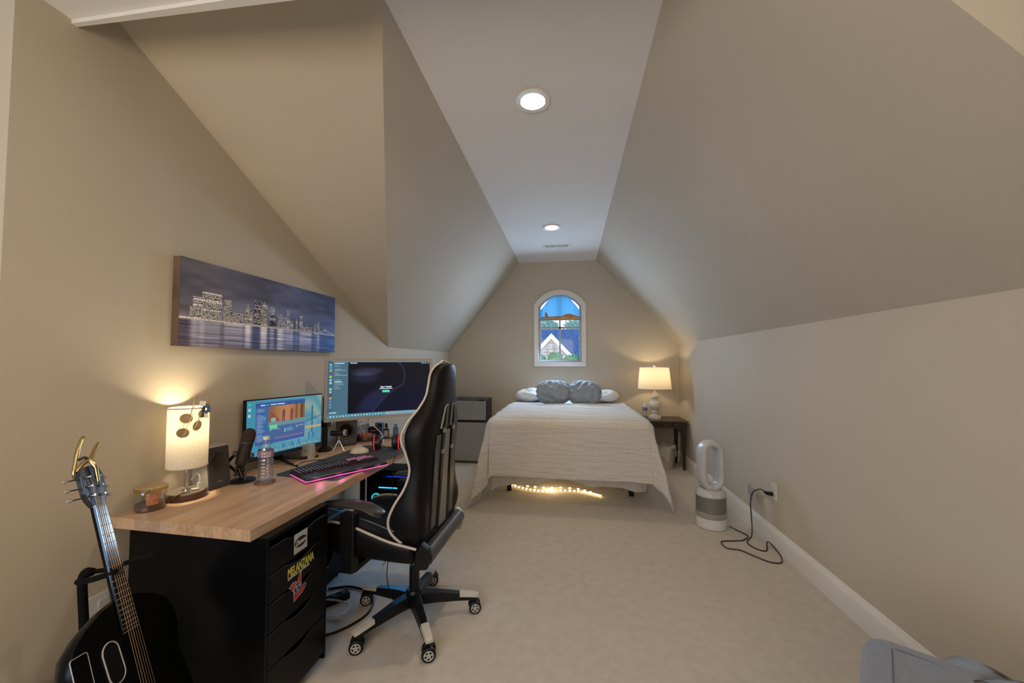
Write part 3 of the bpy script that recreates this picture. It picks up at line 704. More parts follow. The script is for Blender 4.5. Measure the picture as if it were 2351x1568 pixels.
# ================================================================== SOFA CORNER
def sofa():
    fm = mat('blue_grey_upholstery',(.145,.17,.235),rough=.9,var=.12,vscale=90,bump=.25,bscale=220,sheen=.3)
    a = math.atan2(-.57,.82)
    t = thing('armchair', 'grey-blue upholstered armchair corner at the lower right edge', 'armchair', (.735,1.15,0), a)
    # local x runs along the arm front, local -y towards the camera
    MB().prism(rrect(0,-.80,.22,0,.05),.10,.655).build('armrest', fm, t, bevel=.035, segs=4)
    MB().prism(rrect(.22,-.22,.92,0,.05),.10,.635).build('backrest', fm, t, bevel=.035, segs=4)
    MB().prism(rrect(.22,-.80,.92,-.22,.05),.10,.36).build('seat', fm, t, bevel=.03, segs=3)
    MB().prism(rrect(.92,-.80,1.14,0,.05),.10,.655).build('armrest', fm, t, bevel=.035, segs=4)
    s = MB().tube([(.055,-.76,.656),(.055,-.06,.656)],.0012,6); s.tube([(.06,-.055,.656),(.9,-.055,.636)],.0012,6); s.build('seam', mat('dark_seam',(.08,.09,.12)), t)
    for x,y in ((.06,-.06),(1.08,-.06),(.06,-.74),(1.08,-.74)): MB().cyl((x,y,0),(x,y,.11),.018,.026,10).build('leg', M_nightwood, t)
    n=26; rows=[]
    for j in range(n+1):
        row=[]
        for i in range(n+1):
            u,v=i/n,j/n; e=min(u,1-u,v,1-v); z=.640+.022*min(1,e*7)**.5+.012*math.sin(u*19+v*7)*math.cos(v*15)+.008*math.sin(v*33+u*5)
            row.append((.13+.60*u+.02*math.sin(v*9),-.30*v-.005+.012*math.sin(u*11),z))
        rows.append(row)
    bm_ = mat('brushed_blanket',(.17,.20,.25),rough=.95,var=.1,bump=.6,bscale=30); nn=bm_.node_tree; b=nn.nodes['Principled BSDF']
    tt=nn.nodes.new('ShaderNodeTexCoord'); mp=nn.nodes.new('ShaderNodeMapping'); mp.inputs['Scale'].default_value=(9,60,9); mp.inputs['Rotation'].default_value=(0,0,.15); nz=nn.nodes.new('ShaderNodeTexNoise'); nz.inputs['Scale'].default_value=1.2
    r=nn.nodes.new('ShaderNodeValToRGB'); r.color_ramp.elements[0].position=.56; r.color_ramp.elements[0].color=(.17,.20,.26,1); r.color_ramp.elements[1].position=.62; r.color_ramp.elements[1].color=(.05,.035,.02,1)
    nn.links.new(tt.outputs['Object'],mp.inputs[0]); nn.links.new(mp.outputs[0],nz.inputs[0]); nn.links.new(nz.outputs[0],r.inputs[0]); nn.links.new(r.outputs[0],b.inputs['Base Color'])
    o = MB().loft(rows,caps=False,closed=False).build('throw_blanket', bm_, None, smooth=70); o.location=(.735,1.15,0); o.rotation_euler=(0,0,a)
    tag(o, 'blue-grey throw with brown streaks lying on the armchair back', 'blanket')
sofa()
# ================================================================== DESK, DRAWER UNIT
DT = .738
def desktop():
    t = thing('desk', 'long butcher block desktop on a drawer unit along the left wall', 'desk', (0,0,0))
    nst = 16; cols = []; x0a,x1a = -1.741,-1.114; x0b,x1b=-1.71,-1.085; ya0,ya1,yb=1.283,1.254,3.09
    def P(u,v,z): # u across 0..1, v along 0..1
        y0 = ya0+(ya1-ya0)*u; y = y0+(yb-y0)*v; return (x0a+(x1a-x0a)*u+((x0b-x0a)+((x1b-x1a)-(x0b-x0a))*u)*v, y, z)
    vs=[];fs=[];cl=[]
    def col(): 
        k=rng.uniform(.86,1.10); h=rng.uniform(-.03,.03); return (.55*k,(.375+h*.3)*k,(.245+h*.35)*k,1)
    for s in range(nst):
        v=0.0-rng.uniform(0,.3)
        while v<1:
            v2=v+rng.uniform(.22,.5); a,b=max(v,0),min(1,v2)
            if b>a:
                k=len(vs); u0,u1=s/nst,(s+1)/nst; c=col()
                vs+= [P(u0,a,DT),P(u1,a,DT),P(u1,b,DT),P(u0,b,DT),P(u0,a,DT-.04),P(u1,a,DT-.04),P(u1,b,DT-.04),P(u0,b,DT-.04)]
                ff=[(k,k+1,k+2,k+3),(k+7,k+6,k+5,k+4)]
                if a==0: ff.append((k,k+4,k+5,k+1))
                if b==1: ff.append((k+2,k+6,k+7,k+3))
                if s==0: ff.append((k+3,k+7,k+4,k))
                if s==nst-1: ff.append((k+1,k+5,k+6,k+2))
                for f in ff: fs.append(f); cl+= [c]*4
            v=v2
    me=bpy.data.meshes.new('worktop'); me.from_pydata(vs,[],fs); me.update()
    at=me.color_attributes.new('stave','FLOAT_COLOR','CORNER'); at.data.foreach_set('color',np.array(cl,dtype=np.float32).ravel())
    me.materials.append(M_block); o=bpy.data.objects.new('worktop',me); COL.objects.link(o); o.parent=t
    for y in (3.0,): 
        for x in (-1.66,-1.14): MB().cyl((x,y,0),(x,y,.70),.022,n=14).build('leg', M_black, t, smooth=40)
    MB().box((-1.70,1.70,.655),(-1.66,3.0,.698)).build('rear_rail', M_black, t)
desktop()
def drawers():
    x0,x1,y0,y1=-1.655,-1.075,1.287,1.645; H=.697
    t=thing('drawer_unit','tall black drawer unit with stickers under the near end of the desk','drawer unit',(0,0,0))
    m=mat('black_foil',(.002,.002,.0028),rough=.35,spec=.18,var=.1)
    th=.012
    MB().box((x0,y0,.03),(x1,y0+th,H)).build('side_panel',m,t,bevel=.001); MB().box((x0,y1-th,.03),(x1,y1,H)).build('side_panel',m,t,bevel=.001)
    MB().box((x0,y0+th,H-.014),(x1,y1-th,H)).build('top_panel',m,t); MB().box((x0,y0+th,.03),(x0+.01,y1-th,H-.014)).build('back_panel',m,t)
    MB().box((x0,y0+th,.03),(x1-.02,y1-th,.05)).build('bottom_panel',m,t)
    edge=mat('edge_black',(.022,.024,.034),rough=.3)
    tops=[.655,.555,.450,.345,.215]; bots=[.562,.457,.352,.222,.06]
    def wave(y0_,y1_,z,d):  # cut-out grip along the upper edge
        yc=(y0_+y1_)/2; out=[]
        for k in range(41):
            y=y0_+(y1_-y0_)*k/40; q=abs(y-yc)/.085; dip=d*(0 if q>1 else (.5+.5*math.cos(PI*q))**.55); out.append((y,z-dip))
        return out
    for i,(zt_,zb_) in enumerate(zip(tops,bots)):
        ya,yb_=y0+th+.002,y1-th-.002
        poly=[(ya,zb_),(yb_,zb_)]+wave(ya,yb_,zt_,.018)[::-1]
        F_=mframe((x1-.016,0,0),(0,1,0),(0,0,1))
        d=MB().prism(poly,0,.016,F_).build('drawer_front',m,t,bevel=.0012)
        MB().tube([(x1-.001,y,z) for y,z in wave(ya,yb_,zt_,.018)],.0011,5).build('front_edge',edge,d,smooth=60)
        MB().box((x0+.02,ya+.005,zb_+.01),(x1-.017,yb_-.005,zt_-.03)).build('drawer_box',M_matte,d)
    return t
drawers()
def stickers():
    X=-1.0745
    # rectangular sticker with oval and script word
    F1=mframe((X,1.427,.573),(0,1,0),(0,0,1)); w,h=.078,.076
    s=MB().prism(rrect(0,0,w,h,.002),0,.0006,F1).build('sticker',mat('sticker_white',(.42,.43,.44)),None); s.name='sticker'; tag(s,'white rectangular sticker with black oval and script word on the top drawer','sticker')
    bk=mat('sticker_black',(.01,.01,.01))
    F1b=mframe((X+.0007,1.427,.573),(0,1,0),(0,0,1))
    MB().prism([(w/2+.036*math.cos(a),h/2+.020*math.sin(a)) for a in [2*PI*k/36 for k in range(36)]],0,.0002,F1b).build('oval',bk,s)
    wl=mat('sticker_letter',(.55,.55,.5))
    text_mesh('lettering','Zamm',.024,mframe((X+.001,1.427+.039,.573+.030),(0,1,.05),(0,0,1)),wl,s,shear=.35,bold=.0009,align='CENTER',ext=.0002)
    # yellow word sticker
    y2=mat('sticker_yellow',(.55,.52,.09)); 
    o=text_mesh('sticker','MELANZANA',.0475,mframe((X,1.395,.500),(0,1,0),(0,0,1)),y2,None,sx=.545,bold=.0010,ext=.0004); tag(o,'yellow MELANZANA sticker on the second drawer','sticker')
    text_mesh('lettering','LEADVILLE COLORADO',.0115,mframe((X,1.397,.4895),(0,1,0),(0,0,1)),wl,o,sx=1.02,bold=.0003,ext=.0004)
    # red emblem sticker with round blue field and three stars
    red=mat('sticker_red',(.42,.03,.025)); blue=mat('sticker_blue',(.02,.025,.14)); whs=mat('sticker_rim',(.45,.45,.45))
    F3=mframe((X,1.452,.436),(0,1,0),(0,0,1)); F3b=mframe((X+.0006,1.452,.436),(0,1,0),(0,0,1)); F3c=mframe((X+.0012,1.452,.436),(0,1,0),(0,0,1)); F3d=mframe((X+.0018,1.452,.436),(0,1,0),(0,0,1))
    shape=[(-.046,.020),(-.026,.030),(-.010,.028),(-.002,.020),(.010,.043),(.020,.052),(.022,.018),(.022,-.006),(.040,-.003),(.050,-.010),(.044,-.022),(.022,-.034),(.002,-.037),(-.018,-.043),(-.020,-.022),(-.022,-.004),(-.032,.008)]
    o=MB().prism([(a*1.07,b*1.07) for a,b in shape],0,.0004,F3).build('sticker',whs,None); tag(o,'red ribbon shaped sticker with blue disc and three white stars','sticker')
    MB().prism([(a*.98,b*.98) for a,b in shape],0,.0003,F3b).build('emblem_red',red,o)
    MB().prism([(.041,-.006),(.049,-.010),(.043,-.021),(.038,-.018)],0,.0003,F3c).build('emblem_tip',blue,o)
    MB().prism([(.0215*math.cos(a)-.001,.0215*math.sin(a)) for a in [2*PI*k/30 for k in range(30)]],0,.0003,F3c).build('emblem_ring',whs,o)
    MB().prism([(.019*math.cos(a)-.001,.019*math.sin(a)) for a in [2*PI*k/30 for k in range(30)]],0,.0003,F3d).build('emblem_disc',blue,o)
    F4=mframe((X+.0024,1.452,.436),(0,1,0),(0,0,1))
    for cx,cy in ((-.008,.006),(.008,.006),(-.001,-.009)):
        MB().prism([(cx+(.0075 if k%2==0 else .003)*math.cos(PI/2+k*PI/5),cy+(.0075 if k%2==0 else .003)*math.sin(PI/2+k*PI/5)) for k in range(10)],0,.0002,F4).build('star',mat('star_white',(.6,.6,.62)),o)
stickers()
# ================================================================== WALL CANVAS
def canvas():
    H,Wn=120,330; yy,xx=np.mgrid[0:H,0:Wn]; u=xx/Wn; v=yy/H
    r=np.random.default_rng(4)
    def noise(sx,sy,seed):
        q=np.random.default_rng(seed).random((sy+2,sx+2)); X=u*sx; Y=v*sy; i=X.astype(int); j=Y.astype(int); fx=X-i; fy=Y-j; fx=fx*fx*(3-2*fx); fy=fy*fy*(3-2*fy)
        return q[j,i]*(1-fx)*(1-fy)+q[j,i+1]*fx*(1-fy)+q[j+1,i]*(1-fx)*fy+q[j+1,i+1]*fx*fy
    base=(rc('6b6673')[None,None]*(1-u[...,None])+rc('4a5a8c')[None,None]*u[...,None])
    cl=noise(5,7,1)*.6+noise(14,16,2)*.4
    im=base*(.55+.55*cl[...,None])*(.85+.35*v[...,None])
    hz=int(H*.69)
    blds=[(.045,.062,.60),(.055,.10,.47),(.095,.185,.40),(.195,.235,.45),(.235,.30,.60),(.315,.335,.50),(.308,.35,.56),(.36,.41,.385),(.405,.44,.42),(.40,.44,.52),(.46,.49,.44),(.455,.50,.56),(.515,.545,.52),(.51,.57,.56),(.575,.597,.45),(.60,.625,.60),(.645,.66,.58),(.675,.70,.50),(.70,.78,.655),(.80,.815,.60),(.825,.85,.56)]
    for k,(a,b,tp) in enumerate(blds):
        x0,x1,y0=int(a*Wn),max(int(b*Wn),int(a*Wn)+3),int((tp-.045)*H)
        dark=k in (7,11)
        body=rc('3a3a44') if not dark else rc('1c2036')
        patch=np.ones((hz-y0,x1-x0,1))*body[None,None]
        lit=r.random((hz-y0,x1-x0)); rowp=r.random(hz-y0)[:,None]
        thr=.25 if not dark else .8
        on=((lit>thr)&((np.arange(hz-y0)%2)[:,None]==0))|(rowp>.86)
        c=rc('d8d2c8')*(.75+.25*(1-a)) if a<.45 else rc('b3bcd6')
        patch=np.where(on[...,None],c[None,None]*(.6+.5*lit[...,None]),patch)
        im[y0:hz,x0:x1]=patch
        if k in (5,16,8): im[y0-6:y0,(x0+x1)//2]=c*.8
    im[hz-2:hz+1,:]=rc('cfc9c2')*(1-.35*u[hz-2:hz+1,:,None])*(.7+.3*r.random((3,Wn,1)))
    # water with reflections
    wn=noise(8,70,9)[hz+1:]; colr=np.zeros(Wn)
    for k,(a,b,tp) in enumerate(blds): 
        if k not in(7,11): colr[int(a*Wn):max(int(b*Wn),int(a*Wn)+3)]+= .55 if (b-a)>.02 else .3
    colr=np.convolve(colr,np.ones(7)/7,'same'); colr=np.clip(colr,0,.9)
    depth=(np.arange(H-hz-1)/(H-hz-1))[:,None]
    wb=(rc('4c4456')[None,None]*(1-u[hz+1:,:,None])+rc('3f62ad')[None,None]*u[hz+1:,:,None])
    k_=np.clip(colr[None,:]*(1-.45*depth)*(.6+.9*wn),0,1)
    im[hz+1:]=wb*(.6+.5*wn[...,None])*(1-k_[...,None])+rc('c6c6d6')*k_[...,None]
    # bridge on the right
    tx=int(.905*Wn); ty=int(.60*H); im[ty:int(.82*H),tx-3:tx+4]=rc('3d5487'); im[ty:ty+8,tx-1:tx+2]=rc('6a80ad')
    for i in range(int(.80*Wn),Wn):
        f=abs(i-tx)/(.105*Wn); y=int((.60+.10*min(1,f)**.7)*H); im[y,i]=rc('9fb0d4')
        yd=int((.735-.03*np.cos((i-tx)/(.2*Wn)))*H)-1; im[yd:yd+2,i]=rc('7f93c0')
        if i%4==0: im[y:yd,i]=im[y:yd,i]*.6+rc('9fb0d4')*.4
    im[int(.30*H),int(.60*Wn)]=rc('ffffff')
    t=thing('canvas_print','wide canvas print of a night city skyline over water on left wall','picture',(XL,1.497,1.402))
    w,h,d=1.163,.402,.038
    MB().box((0,0,0),(d-.001,w,h)).build('stretcher',mat('canvas_edge',(.13,.085,.06),rough=.7,var=.4,vscale=6),t)
    picture('print',im*1.3,mat_print('canvas_ink',0,.75),mframe((d,0,0),(0,1,0),(0,0,1)),w,h,t)
canvas()
# ================================================================== MONITORS
def line(im,x0,y0,x1,y1,c): im[int(y0):int(y1),int(x0):int(x1)]=c
def screen_one():
    H,Wn=135,240; yy,xx=np.mgrid[0:H,0:Wn]; u=xx/Wn; v=yy/H; r=np.random.default_rng(2)
    im=np.zeros((H,Wn,3))+rc('2f86ad')
    im=rc('3b93ad')*(1-u[...,None])+rc('7fb0c4')*u[...,None]
    R=u>.74; s=np.sin(u*18+v*9)*.5+.5; cloud=(.55+.45*np.sin(v*14-u*20+3*np.sin(u*9)))[...,None]
    im=np.where((u>.74)[...,None]&(v<.5)[...,None], rc('4f93ab')*(1-cloud*.6)+rc('b9b89c')*cloud*.6, im)
    im=np.where(((u>.74)&(v>=.5))[...,None], rc('5296b6')*(1-.45*s[...,None])+rc('a6b49a')*.45*s[...,None], im)
    im=np.where(((u>.3)&(v>.84))[...,None], rc('5a9fb4')*(.8+.35*r.random((H,Wn,1))), im)
    for i in range(int(.75*Wn),Wn): 
        y=int((.50-.08*(i-.75*Wn)/(.25*Wn))*H); im[y:y+2,i]=rc('2a6a90'); im[y+4:y+5,i]=rc('2a6a90')
    im[int(.20*H):int(.75*H),int(.845*Wn):int(.87*Wn)]=rc('2f6f96')
    im[int(.62*H):int(.66*H),int(.75*Wn):]=rc('c4ae7e')
    for x,y0,y1 in ((.44,.86,.96),(.56,.86,.96),(.65,.84,.97),(.80,.74,.9),(.86,.76,.88)): im[int(y0*H):int(y1*H),int(x*Wn):int((x+.028)*Wn)]=rc('347fae')
    # window of the launcher
    x0,x1,y0,y1=int(.10*Wn),int(.745*Wn),int(.03*H),int(.82*H); im[y0:y1,x0:x1]=rc('3f6ea3')
    im[y0:y0+4,x0:x1]=rc('4f7fae'); im[y0+4:y0+14,x0:x1]=rc('31589a')
    xs=int(.255*Wn); im[y0+14:y1,x0:xs]=rc('3a69a6')
    for k in range(31):
        yy_=y0+18+k*3; 
        if yy_<y1-4 and k not in(3,4,20): L=int(r.integers(10,26)); im[yy_:yy_+1,x0+6:x0+6+L]=rc('9fbcd6'); im[yy_:yy_+1,x0+3:x0+5]=rc(['c46a8a','b9c4d6','d07080'][k%3])
    for x,w,c in((.16,.05,'cfe0ee'),(.215,.05,'2e9bea'),(.28,.07,'b9d3e8'),(.36,.10,'b9d3e8')): im[y0+8:y0+11,int(x*Wn):int((x+w)*Wn)]=rc(c)
    ax0,ax1,ay0,ay1=xs,x1,y0+14,int(.47*H); a=(xx[ay0:ay1,ax0:ax1]-ax0)/(ax1-ax0); b=(yy[ay0:ay1,ax0:ax1]-ay0)/(ay1-ay0)
    art=rc('c98a5c')*(1-a[...,None]*.2)*(.85+.2*np.cos((a[...,None]-.5)*5)); art=art+(.10*np.sin(a*40)*(a>.7))[...,None]
    im[ay0:ay1,ax0:ax1]=art
    for i in range(5): cx=.08+.05*i; im[int(ay0+(.3+.12*i)*(ay1-ay0)):ay1,int(ax0+cx*(ax1-ax0))-3:int(ax0+cx*(ax1-ax0))+3]=rc('a5573a')*.9
    im[ay1-16:ay1-4,ax0+8:ax0+22]=rc('8fb4ac'); im[ay1-6:ay1+6,ax0:ax1]=rc('7f9fb0')*.9
    for cx,c in((.40,'5f5046'),(.62,'7a4a3c')):   # two standing figures
        X=int(ax0+cx*(ax1-ax0)); im[ay0+9:ay0+13,X-1:X+2]=rc(c); im[ay0+13:ay0+26,X-4:X+5]=rc(c); im[ay0+26:ay0+41,X-4:X-1]=rc('6a2f34'); im[ay0+26:ay0+41,X+1:X+4]=rc('6a2f34')
    im[ay1+6:int(.80*H),ax0:ax1]=rc('3f6f9f'); im[ay1+12:int(.78*H),ax0:ax1]=rc('4a679c')
    im[ay1+2:ay1+11,ax0+4:ax0+27]=rc('5fe08f')
    for x,y in((.05,.55),(.42,.58),(.42,.62),(.75,.56)):
        X=int(ax0+x*(ax1-ax0)); Y=int(y*H); im[Y:Y+5,X:X+5]=rc('6fc0ba'); im[Y:Y+1,X+8:X+26]=rc('a9c6dc'); im[Y+3:Y+4,X+8:X+32]=rc('7ea4c6')
    im[int(.72*H):int(.78*H),ax0+20:ax1-8]=rc('7a6f96')
    im[y1-8:y1,x0:x1]=rc('3a5fa6'); im[-9:-3,:]=im[-9:-3,:]*.9
    for k in range(30):
        X=int(4+k*7.6); im[-7:-5,X:X+3]=rc('e8f4fa') if k%3 else rc('9fd0e0')
    for k in range(3): im[int((.04+.1*k)*H):int((.09+.1*k)*H),4:11]=rc(['3fc09a','a9d4e0','c4d4dc'][k])
    im=np.clip(im,0,1)
    A=Vector((-1.712,1.881,0)); B=Vector((-1.606,2.366,0)); zt_,zb_=1.118,.812; dx=(B-A).normalized(); w=(B-A).length
    nrm=dx.cross(Vector((0,0,1)))
    t=thing('monitor','smaller black monitor showing a blue desktop, near end of desk','monitor',(A.x,A.y,0))
    L=mframe((0,0,0),dx,(0,0,1)); T=lambda x,y,z: Matrix.Translation((0,0,0))@mframe(tuple(dx*x+nrm*z+Vector((0,0,y))),dx,(0,0,1))
    MB().box((-.006,zb_-.02,-.022),(w+.006,zt_+.006,-.002),L).build('housing',M_black,t,bevel=.002)
    MB().box((-.006,zb_-.022,-.003),(w+.006,zb_-.002,.003),L).build('lower_bezel',mat('blue_black_bezel',(.02,.025,.05),rough=.35),t,bevel=.001)
    picture('screen',im,mat_print('screen_glow_one',.85,.3,0),T(0,zb_,0),w,zt_-zb_,t)
    c=w*.45; y0_=DT
    MB().box((c-.02,DT+.02,-.05),(c+.02,zb_+.10,-.022),L).build('stand_neck',M_black,t,bevel=.003)
    f=MB()
    f.tube([L@Vector(p) for p in ((c,DT+.03,-.035),(c-.015,DT+.012,.06),(c-.03,DT+.0065,.15))],[.010,.008,.005],8)
    f.tube([L@Vector(p) for p in ((c,DT+.03,-.035),(c+.10,DT+.011,.04),(c+.19,DT+.0065,.07))],[.010,.008,.005],8)
    f.build('stand_foot',M_black,t,smooth=50)
screen_one()
def screen_two():
    H,Wn=140,250; yy,xx=np.mgrid[0:H,0:Wn]; u=xx/Wn; v=yy/H; r=np.random.default_rng(3)
    im=np.zeros((H,Wn,3))+rc('040617'); im=im+ (np.array([.0,.02,.16])*np.clip((u-.1)*(v-.2),0,1)[...,None])
    # soft coloured swirl of the wallpaper
    def ell(cx,cy,rx,ry,c,k,th=0):
        X=(u-cx)*math.cos(th)+(v-cy)*.56*math.sin(th); Y=-(u-cx)*math.sin(th)+(v-cy)*.56*math.cos(th); d=np.clip(1.3-((X/rx)**2+(Y/ry)**2),0,1)[...,None]; return d*k*c
    im=im+ell(.36,.19,.17,.045,rc('3a3a44'),.7,-.06)+ell(.34,.30,.14,.06,rc('20242e'),.7)+ell(.42,.72,.20,.09,rc('232637'),.7,-.7)
    for k in range(400):
        t_=k/399
        if t_<.5: a=-1.2+t_*2*1.9; X=.62+.115*math.cos(a); Y=.27+.27*math.sin(a)
        else: q=(t_-.5)*2; X=.712-.33*q**.9; Y=.45+.55*q-.06*math.sin(q*PI)
        j,i=int(Y*H),int(X*Wn)
        if 0<=j<H-2 and 0<=i<Wn-3: im[j:j+2,i:i+3]=np.maximum(im[j:j+2,i:i+3],rc('23304f'))
    im[:,:int(.185*Wn)]=rc('4d7486'); im[:3]=rc('5d93ab'); im[:,:int(.045*Wn)]=rc('3f6a7f')
    im[-9:]=rc('4f93ad')*.9+.05*r.random((9,Wn,3)); im[-9:,int(.55*Wn):]=rc('7fa0b4')
    for k in range(15):
        y=int((.05+.053*k)*H); c=['8fd0dc','4fc0d4','e0b0b8','8a5a90','b8f03c','a8d8dc','c0e8e0','3f70c0','d0d8b0','9ae0d0','8a3f4f','e0b060','7f8fd0','9a8fe0','5fb0a8'][k]
        im[y:y+5,4:9]=rc(c); im[y+1:y+3,6:7]=im[y+1:y+3,6:7]*.5
    for k,(y,L) in enumerate(((.04,22),(.09,12),(.145,15),(.17,26),(.20,7),(.23,13),(.255,30),(.335,14),(.36,16),(.39,20),(.42,21),(.455,10),(.48,14))):
        Y=int(y*H); im[Y:Y+(2 if k in(0,8) else 1),15:15+L]=rc('a9c6d0') if k not in(0,8) else rc('e0f0f4')
    im[int(.035*H):int(.05*H),int(.20*Wn):int(.27*Wn)]=rc('a9b6c8')
    for x in(.915,.935,.955,.98): im[int(.03*H):int(.05*H),int(x*Wn):int(x*Wn)+3]=rc('a9b6c8')
    for k in range(30): im[-6:-3,6+k*7:9+k*7]=rc(['e0f4f8','b0e0ec','8fe0c0','e0e0a0'][k%4]) if k<20 else rc('a0c0d0')
    im[-16:-12,4:20]=rc('9ac0d0')
    A=Vector((-1.592,2.372,0)); B=Vector((-1.030,2.840,0)); zt_,zb_=1.355,.935; dx=(B-A).normalized(); w=(B-A).length; bz=.018
    nrm=dx.cross(Vector((0,0,1)))
    t=thing('monitor','larger wide monitor in a silver frame showing a dark screen','monitor',(A.x,A.y,0))
    L=mframe((0,0,0),dx,(0,0,1))
    bend=lambda x: .9-np.sqrt(.9**2-(x-w/2+ (0))**2)*1.0 if False else ((x-w/2)**2)/1.9
    n=24
    def slab(y0,y1,z0,z1,x0=0,x1=w):
        rings=[]
        for k in range(n+1):
            x=x0+(x1-x0)*k/n; bb=((x-w/2)**2)/5-.018; rings.append([tuple(L@Vector(p)) for p in ((x,y0,z0+bb),(x,y1,z0+bb),(x,y1,z1+bb),(x,y0,z1+bb))])
        return rings
    MB().loft(slab(zb_,zt_,-.028,-.003)).build('housing',M_silver,t)
    f=MB(); f.loft(slab(zt_-bz,zt_,-.003,.004)); f.loft(slab(zb_,zb_+bz*1.15,-.003,.004)); f.loft(slab(zb_,zt_,-.003,.004,0,bz)); f.loft(slab(zb_,zt_,-.003,.004,w-bz,w)); f.build('frame',M_silver,t)
    sw=w-2*bz; sh=zt_-zb_-2.1*bz
    scr=picture('screen',im,mat_print('screen_glow_two',.85,.3,0),mframe(tuple(dx*bz+Vector((0,0,zb_+bz*1.1))),dx,(0,0,1)),sw,sh,t,bend=lambda X: ((X-sw/2)**2)/5-.018-.001)
    gm=mat('caption_glow',(.8,.8,.8),emit='b4d2ea',estr=.95); gg=mat('button_glow',(.1,.6,.3),emit='38b090',estr=.9)
    cx=bz+sw*.55
    text_mesh('caption','Super Smash',.0150,mframe(tuple(dx*(cx)+nrm*(-.0165)+Vector((0,0,zb_+.215))),dx,(0,0,1)),gm,scr,align='CENTER',bold=.0004,ext=.0003)
    MB().prism(rrect(cx-.045,zb_+.2045,cx+.045,zb_+.2085,.0015),-.0180,-.0167,L).build('caption_line',gm,scr)
    MB().prism(rrect(cx-.026,zb_+.180,cx+.026,zb_+.196,.006),-.0180,-.0167,L).build('join_button',gg,scr)
    # arm and pole clamped to the desk
    a=thing('clamp_stand','black pole arm clamped to the desk behind the larger monitor','monitor arm',(-1.62,2.43,DT))
    MB().cyl((0,0,0),(0,0,.36),.017,n=18).build('pole',M_black,a,smooth=40)
    MB().lathe([(0,0),(.045,0),(.045,.01),(.03,.022),(.022,.03)],24).build('base',M_black,a,smooth=40)
    MB().tube([(0,0,.33),(.06,.10,.34),(.17,.20,.36)],[.02,.018,.018],10).build('arm',M_black,a,smooth=40)
    MB().box((-.03,-.02,.16),(.03,.02,.20)).build('cable_clip',M_black,a,bevel=.003)
screen_two()
# ================================================================== THINGS ON THE DESK
def candle():
    t=thing('candle_jar','round glass candle jar with gold lid at the near desk corner','candle',(-1.675,1.375,DT))
    MB().lathe([(.044,.0),(.050,.004),(.051,.012),(.051,.082),(.0495,.086)],40,caps=True).build('jar_glass',mat_thin('jar_glass',(1,1,1),.10,(.93,.92,.88),.05),t,smooth=40)
    MB().lathe([(0,.006),(.048,.006),(.048,.026),(0,.027)],36).build('wax',M_wax,t,smooth=40)
    for a in (0.6,2.7,4.8): MB().cyl((.02*math.cos(a),.02*math.sin(a),.026),(.02*math.cos(a),.02*math.sin(a),.036),.0015,n=6).build('wick',M_matte,t)
    MB().lathe([(.0525,.078),(.0535,.080),(.0535,.089),(.050,.091),(.0,.0915)],40).build('lid',M_gold,t,smooth=35)
    m=mat('embossed_gold',(.52,.42,.24),rough=.5,metal=.6,bump=1,bscale=45)
    MB().lathe([(.0505,.0910),(.048,.0935),(0,.0938)],40).build('lid_relief',m,t)
    rows=[]; 
    for k in range(10):
        a=-.95+.085*k; rows.append([(.0517*math.cos(a),.0517*math.sin(a),z) for z in (.028,.074)])
    lb=MB().loft(rows,caps=False,closed=False).build('copper_label',mat('copper_label',(.50,.22,.12),rough=.4,metal=.4,var=.35,vscale=60),t,smooth=60)
candle()
